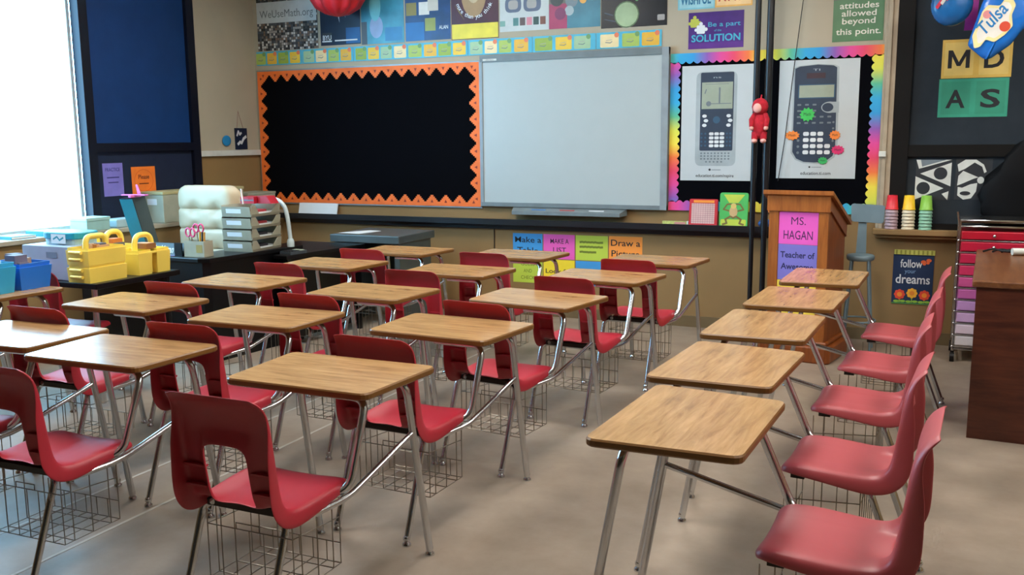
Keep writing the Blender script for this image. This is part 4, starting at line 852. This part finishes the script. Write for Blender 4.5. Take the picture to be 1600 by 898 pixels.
for i, (x, c) in enumerate(((.026, '#d8a02a'), (.046, '#2a2a30'), (.063, '#c88a3a'))):
    tag(MB().tube([(0, 0, 0), (.01, 0, .165)], .007, mat('pen ' + c, c, .4), 8).build('pencil', None, (-4.70 + x, 5.07, .75)), ('yellow', 'black', 'brown')[i] + ' pencil in the putty pencil box', 'pencil')
npz = MB().loft([[(-.16, -.05, 0), (.16, -.05, 0), (.16, .04, 0), (-.16, .04, 0)], [(-.16, .0, .085), (.16, .0, .085), (.16, .02, .085), (-.16, .02, .085)]], M_black, False)
npz.box(.10, -.055, 0, .165, -.045, .095, M_black)
vs, fs = glyphs('Ms. Hagan', .01, 0); wv = max(v[0] for v in vs)
npz.add([((a / wv) * .20 - .13, -.0515 + .05 * (.02 + b * .07) / .085, .02 + b * .07) for a, b in vs], fs, M_white)
npz.box(-.16, -.054, .0, .10, -.05, .008, mat('lilac strip', '#8a84a8', .5))
tag(npz.build('name_plate', None, (-4.962, 5.07, .742), R(2)), 'black name plate with pale lettering on the front of black desk', 'name plate')
# monitor seen from its edge, with a toy plane on top
M_mon = mat('monitor black', '#060b16', .4, spec=.25); M_monlit = mat('monitor window-lit teal', '#2a7f96', .3)
mo = thing('monitor', 'black computer monitor seen edge-on with window light painted teal on its side', 'monitor', (-5.29, 5.16, .742), R(-60))
MB().loft([[(-.16, -.02, .05), (.16, -.02, .05), (.16, .07, .05), (-.16, .07, .05)], [(-.16, -.10, .40), (.16, -.10, .40), (.16, -.01, .40), (-.16, -.01, .40)]], M_mon, False).build('case', mo, bevel=.008)
MB().loft([[(.16, -.018, .055), (.166, -.018, .055), (.166, .068, .055), (.16, .068, .055)], [(.16, -.098, .395), (.166, -.098, .395), (.166, -.012, .395), (.16, -.012, .395)]], M_monlit, False).build('lit_side', mo)  # teal plate paints the window's cyan light onto the black casing
MB().lathe([(.11, 0), (.11, .012), (.03, .02), (.03, .10)], M_mon, (0, 0, 0), 20).build('stand', mo)
tp = thing('toy_plane', 'small pink toy plane on top of the black monitor', 'toy', (-5.25, 5.07, 1.146), R(10)); M_tp = mat('toy pink', '#d868b0', .5)
MB().box(-.012, -.06, 0, .012, .06, .02, M_tp).build('body', tp, bevel=.004); MB().box(-.10, -.02, .012, .10, .02, .022, M_tp).build('wing', tp, bevel=.003); upright([(-.01, .02), (.02, .02), (-.005, .09), (-.02, .09)], .006, M_tp).build('fin', tp, (0, .05, 0))
# boxes on the ledge
M_file = mat('putty file box', '#a9ab98', .6); M_lidy = mat('yellowed lid', '#b9b184', .6)
fb = thing('file_box', 'long putty file box on the ledge behind the cream chair', 'box', (-5.94, 6.42, .87))
MB().box(-.12, -.50, 0, .12, .50, .235, M_file).build('body', fb, bevel=.006); MB().box(-.125, -.505, .235, .125, .505, .26, M_lidy).build('lid', fb, bevel=.004); MB().box(-.05, -.504, .15, .05, -.50, .20, M_paper).build('label_card', fb)
fb = thing('file_box', 'smaller putty box at the corner end of the ledge', 'box', (-5.94, 7.18, .87))
MB().box(-.12, -.20, 0, .12, .20, .17, M_file).build('body', fb, bevel=.006); MB().box(-.123, -.203, .17, .123, .203, .19, M_file).build('lid', fb)
tag(MB().box(-.09, -.11, 0, .09, .11, .095, mat('pale teal box', '#9cc4c0', .5)).box(-.095, -.115, .075, .095, .115, .10, mat('pale teal lid', '#a9cfc9', .5)).build('pale_box', None, (-5.95, 5.28, .87), bevel=.004), 'pale green box on the ledge at the window edge', 'box')
for k, (y, l, h, c) in enumerate(((4.87, .09, .035, 'second'), (4.62, .10, .022, 'first'))):
    tag(MB().box(-.09, -l, 0, .09, l, h, mat('teal book', '#2f7f98', .5)).box(-.088, -l + .003, .004, .092, l - .003, h - .004, M_paper).build('teal_book', None, (-5.95, y, .87)), ('thicker' if k == 0 else 'thinner') + ' teal book lying on the ledge under the bright window', 'book')
tag(MB().box(-.07, -.10, 0, .07, .10, .07, mat('pale organiser', '#a8c4cc', .5)).build('pale_organiser', None, (-5.93, 5.56, .87), bevel=.01), 'small pale organiser on the ledge beside the black monitor', 'box')
# sheets on the dark left window, small wall sign
def left_wall(p, name, label, cat, y, z, x): return tag(p.build(name, None, (x, y, z), PI / 2), label, cat)
p = MB().sheet(0, 0, .262, .226, mat('sheet orange', '#ef7a26', .6)); p.disc(.131, .11, .105, 0, mat('sheet orange deep', '#e0641c', .6), .095, 28); p.disc(.131, .11, .098, 1, mat('sheet orange', '#ef7a26', .6), .088, 28); p.text('Please', .131, .125, .05, 2, mat('brown ink', '#5a1c0c', .6), .12, .02); p.stroke([(.08, .085), (.18, .085)], .008, 2, mat('brown ink', '#5a1c0c', .6))
left_wall(p, 'orange_notice', 'orange notice sheet on the dark window behind the cream chair', 'notice', 5.859, 1.109, XL + .002)
p = MB().sheet(0, 0, .205, .265, mat('sheet violet', '#7d74c4', .6)); M_vi = mat('violet ink', '#3a3478', .6); p.text('PRACTICE', .10, .20, .04, 1, M_vi, .15, .01); p.stroke([(.04, .15), (.16, .15)], .01, 1, M_vi); p.stroke([(.05, .11), (.15, .11)], .008, 1, M_vi)
left_wall(p, 'violet_notice', 'violet notice sheet on the dark window above the monitor', 'notice', 5.565, 1.107, XL + .002)
sg = thing('hanging_plaque', 'small navy plaque with pale lettering hung above the white rail', 'plaque', (XL + .002, 7.155, 1.462), PI / 2)
p = MB().box(0, -.012, 0, .165, 0, .20, mat('plaque navy', '#10203a', .5)); p.v = [(x, y, z) for x, y, z in p.v]
p.stroke([(.02, .13), (.04, .17), (.06, .14), (.08, .155)], .02, 16, M_pw); p.stroke([(.03, .05), (.06, .07), (.08, .06), (.11, .10), (.145, .12)], .026, 16, M_pw)
p.build('board', sg); MB().tube([(.03, -.006, .198), (.06, -.004, .36), (.12, -.006, .198)], .0025, mat('pink cord', '#a8807a', .7), 6).build('cord', sg)
p = MB().ball((0, 0, 0), .055, mat('blue felt', '#1f86c0', .7), (1.1, .12, .9)); left_wall(p, 'blue_ornament', 'small bright blue rounded ornament on wall left of the navy plaque', 'ornament', 7.03, 1.545, XL + .012)
# supply table and caddies
sp = thing('supply_table', 'black table carrying the yellow caddies in front of the window', 'table')
MB().box(-5.15, 3.86, .705, -4.34, 4.52, .738, M_black).build('top', sp, bevel=.004)
for x in (-5.1, -4.40):
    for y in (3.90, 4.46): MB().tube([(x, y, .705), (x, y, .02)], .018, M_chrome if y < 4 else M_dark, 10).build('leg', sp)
MB().box(-5.1, 4.42, .25, -4.39, 4.44, .705, M_black).build('modesty_panel', sp)
M_yel = mat('yellow plastic', '#f2d55e', .4, var=.05, scale=4); M_tan = mat('tan blocks', '#b87a3c', .7); M_org = mat('orange bits', '#d87a30', .6)
def bin_mesh(w, d, h, m, t=.008, flare=.012):
    b = MB(); o0 = [(-w, -d), (w, -d), (w, d), (-w, d)]; o1 = [(x + math.copysign(flare, x), y + math.copysign(flare, y)) for x, y in o0]
    def ring(q, z, k): return [(x - math.copysign(k, x), y - math.copysign(k, y), z) for x, y in q]
    b.loft([ring(o0, 0, 0), ring(o1, h * .86, 0), ring(o1, h * .86, -.008), ring(o1, h, -.008), ring(o1, h, t), ring(o0, t, t)], m, False, True); return b
def caddy(x, y, z, rz, w, d, h, label, arch=True, ah=.09, recess=False, twin=False, group='yellow supply caddies'):
    t = thing('supply_caddy', label, 'caddy', (x, y, z), rz, group)
    if twin:
        b = MB()
        for sy in (-1, 1):
            q = bin_mesh(w, d * .40, h, M_yel, .006, .006); q.v = [(x_, y_ + sy * d * .60, z_) for x_, y_, z_ in q.v]; b.add(q.v, q.f, M_yel)
        b.box(-w - .006, -d, h * .84, w + .006, d, h * .90, M_yel).box(-w * .5, -d * .25, 0, w * .5, d * .25, h * .84, M_yel)
    else:
        b = bin_mesh(w, d, h, M_yel, .008, .004)
    if recess:
        for k in (.35, .75): b.tube([(-w * .55, -d - .016, h * k), (w * .55, -d - .016, h * k)], .010, M_yel, 8)
    b.build('bin', t)
    if arch: MB().tube(fillet([(0, -d * .55, h * .8), (0, -d * .52, h + ah * .85), (0, d * .52, h + ah * .85), (0, d * .55, h * .8)], .075, 8), .017, M_yel, 10).build('handle', t)
    return t
def filler(x, y, z, w, d, h, seed, label, cat='supplies', mm=None):
    rnd = random.Random(seed); b = MB(); mm = mm or [M_tan, M_org, mat('slate bits', '#5c6470', .6), mat('skin bits', '#d0a078', .6), mat('brown bits', '#8a5a30', .6)]
    for i in range(14):
        a = rnd.uniform(-w, w); c = rnd.uniform(-d, d); s_ = rnd.uniform(.02, .04); k = rnd.choice(mm)
        b.box(a - s_, c - s_, 0, a + s_, c + s_, h * rnd.uniform(.6, 1), k)
    o = b.build('caddy_contents', None, (x, y, z)); tag(o, label, cat, None, 'stuff')
caddy(-4.475, 4.0, .738, 0, .085, .135, .10, 'yellow caddy beneath another one beside the grey carton', False, recess=True)
caddy(-4.475, 4.0, .839, 0, .085, .135, .10, 'yellow caddy with a low arch handle stacked on another', True, .07, recess=True)
caddy(-4.46, 4.345, .738, 0, .085, .125, .15, 'single yellow caddy at the table end nearest the name plate', True, .10, twin=True)
caddy(-4.72, 4.36, .738, 0, .085, .115, .16, 'yellow caddy behind, with the tallest arch handle', True, .10)
caddy(-4.95, 4.38, .738, 0, .085, .115, .14, 'pale-handled yellow caddy at the back by the teal lid', True, .08)
filler(-4.46, 4.345, .889, .03, .005, .035, 1, 'orange and grey supplies filling the yellow caddy nearest the name plate')
filler(-4.72, 4.36, .75, .02, .0, .19, 2, 'tan supplies filling the tall-handled yellow caddy')
filler(-4.475, 4.0, .85, .03, .012, .11, 3, 'supplies filling the stacked yellow caddy')
cb = thing('carton', 'pale grey cardboard carton beside the stacked yellow caddies', 'box', (-4.78, 4.03, .738)); M_cart = mat('grey carton', '#98a2b4', .6, var=.06)
MB().box(-.19, -.13, 0, .19, .13, .20, M_cart).build('body', cb, bevel=.004); MB().rect(.01, .13, .10, .165, 0, mat('carton print', '#6c7888', .6)).build('print', cb, (0, -.13, 0)); MB().disc(-.09, .065, .028, 0, mat('carton mark', '#5a6470', .6)).build('mark', cb, (0, -.13, 0))
tb = thing('lidded_tub', 'clear-sided tub with teal lid on top of the grey carton', 'tub', (-4.74, 4.06, .938)); 
MB().prism(rounded([(-.13, -.09), (.13, -.09), (.13, .09), (-.13, .09)], .04), 0, .035, mat('tub body', '#a9c4cc', .4)).build('body', tb); lidm = MB().prism(rounded([(-.14, -.10), (.14, -.10), (.14, .10), (-.14, .10)], .05), .035, .075, mat('teal lid', '#1f8fa8', .4), None, .006); lidm.build('lid', tb)
MB().rect(-.05, .01, .07, .065, 0, M_paper).stroke([(-.03, .035), (.0, .05), (.02, .03), (.05, .045)], .01, 1, mat('teal ink', '#2a8a9a', .6)).build('label_card', tb, (0, -.10, 0))
def basket(x, y, rz, c, label, w=.14, d=.105, h=.15):
    t = thing('storage_basket', label, 'basket', (x, y, .741), rz); m = mat('basket ' + c, c, .35, var=.06, scale=6)
    bin_mesh(w, d, h, m, .006, .014).build('tub', t); return t
basket(-4.66, 3.615, 0, '#2374d8', 'blue plastic basket of odds and ends on the student desk by window', .135, .09, .145)
filler(-4.66, 3.615, .75, .075, .03, .18, 5, 'brown odds and ends heaped in the blue basket', 'supplies', [mat('grey felt', '#6c6670', .8), mat('brown felt', '#6a5044', .8), mat('dull tan', '#a08468', .8)])
basket(-4.66, 3.385, 0, '#35a8d8', 'light blue basket at the frame edge on the student desk by window', .14, .09, .165)
tag(MB().prism(rounded([(-.10, -.07), (.10, -.07), (.10, .07), (-.10, .07)], .03), 0, .17, mat('white tin', '#b8d4dc', .4), None, .006).build('white_tin', None, (-4.66, 3.385, .75)), 'white container standing in the light blue basket', 'container')
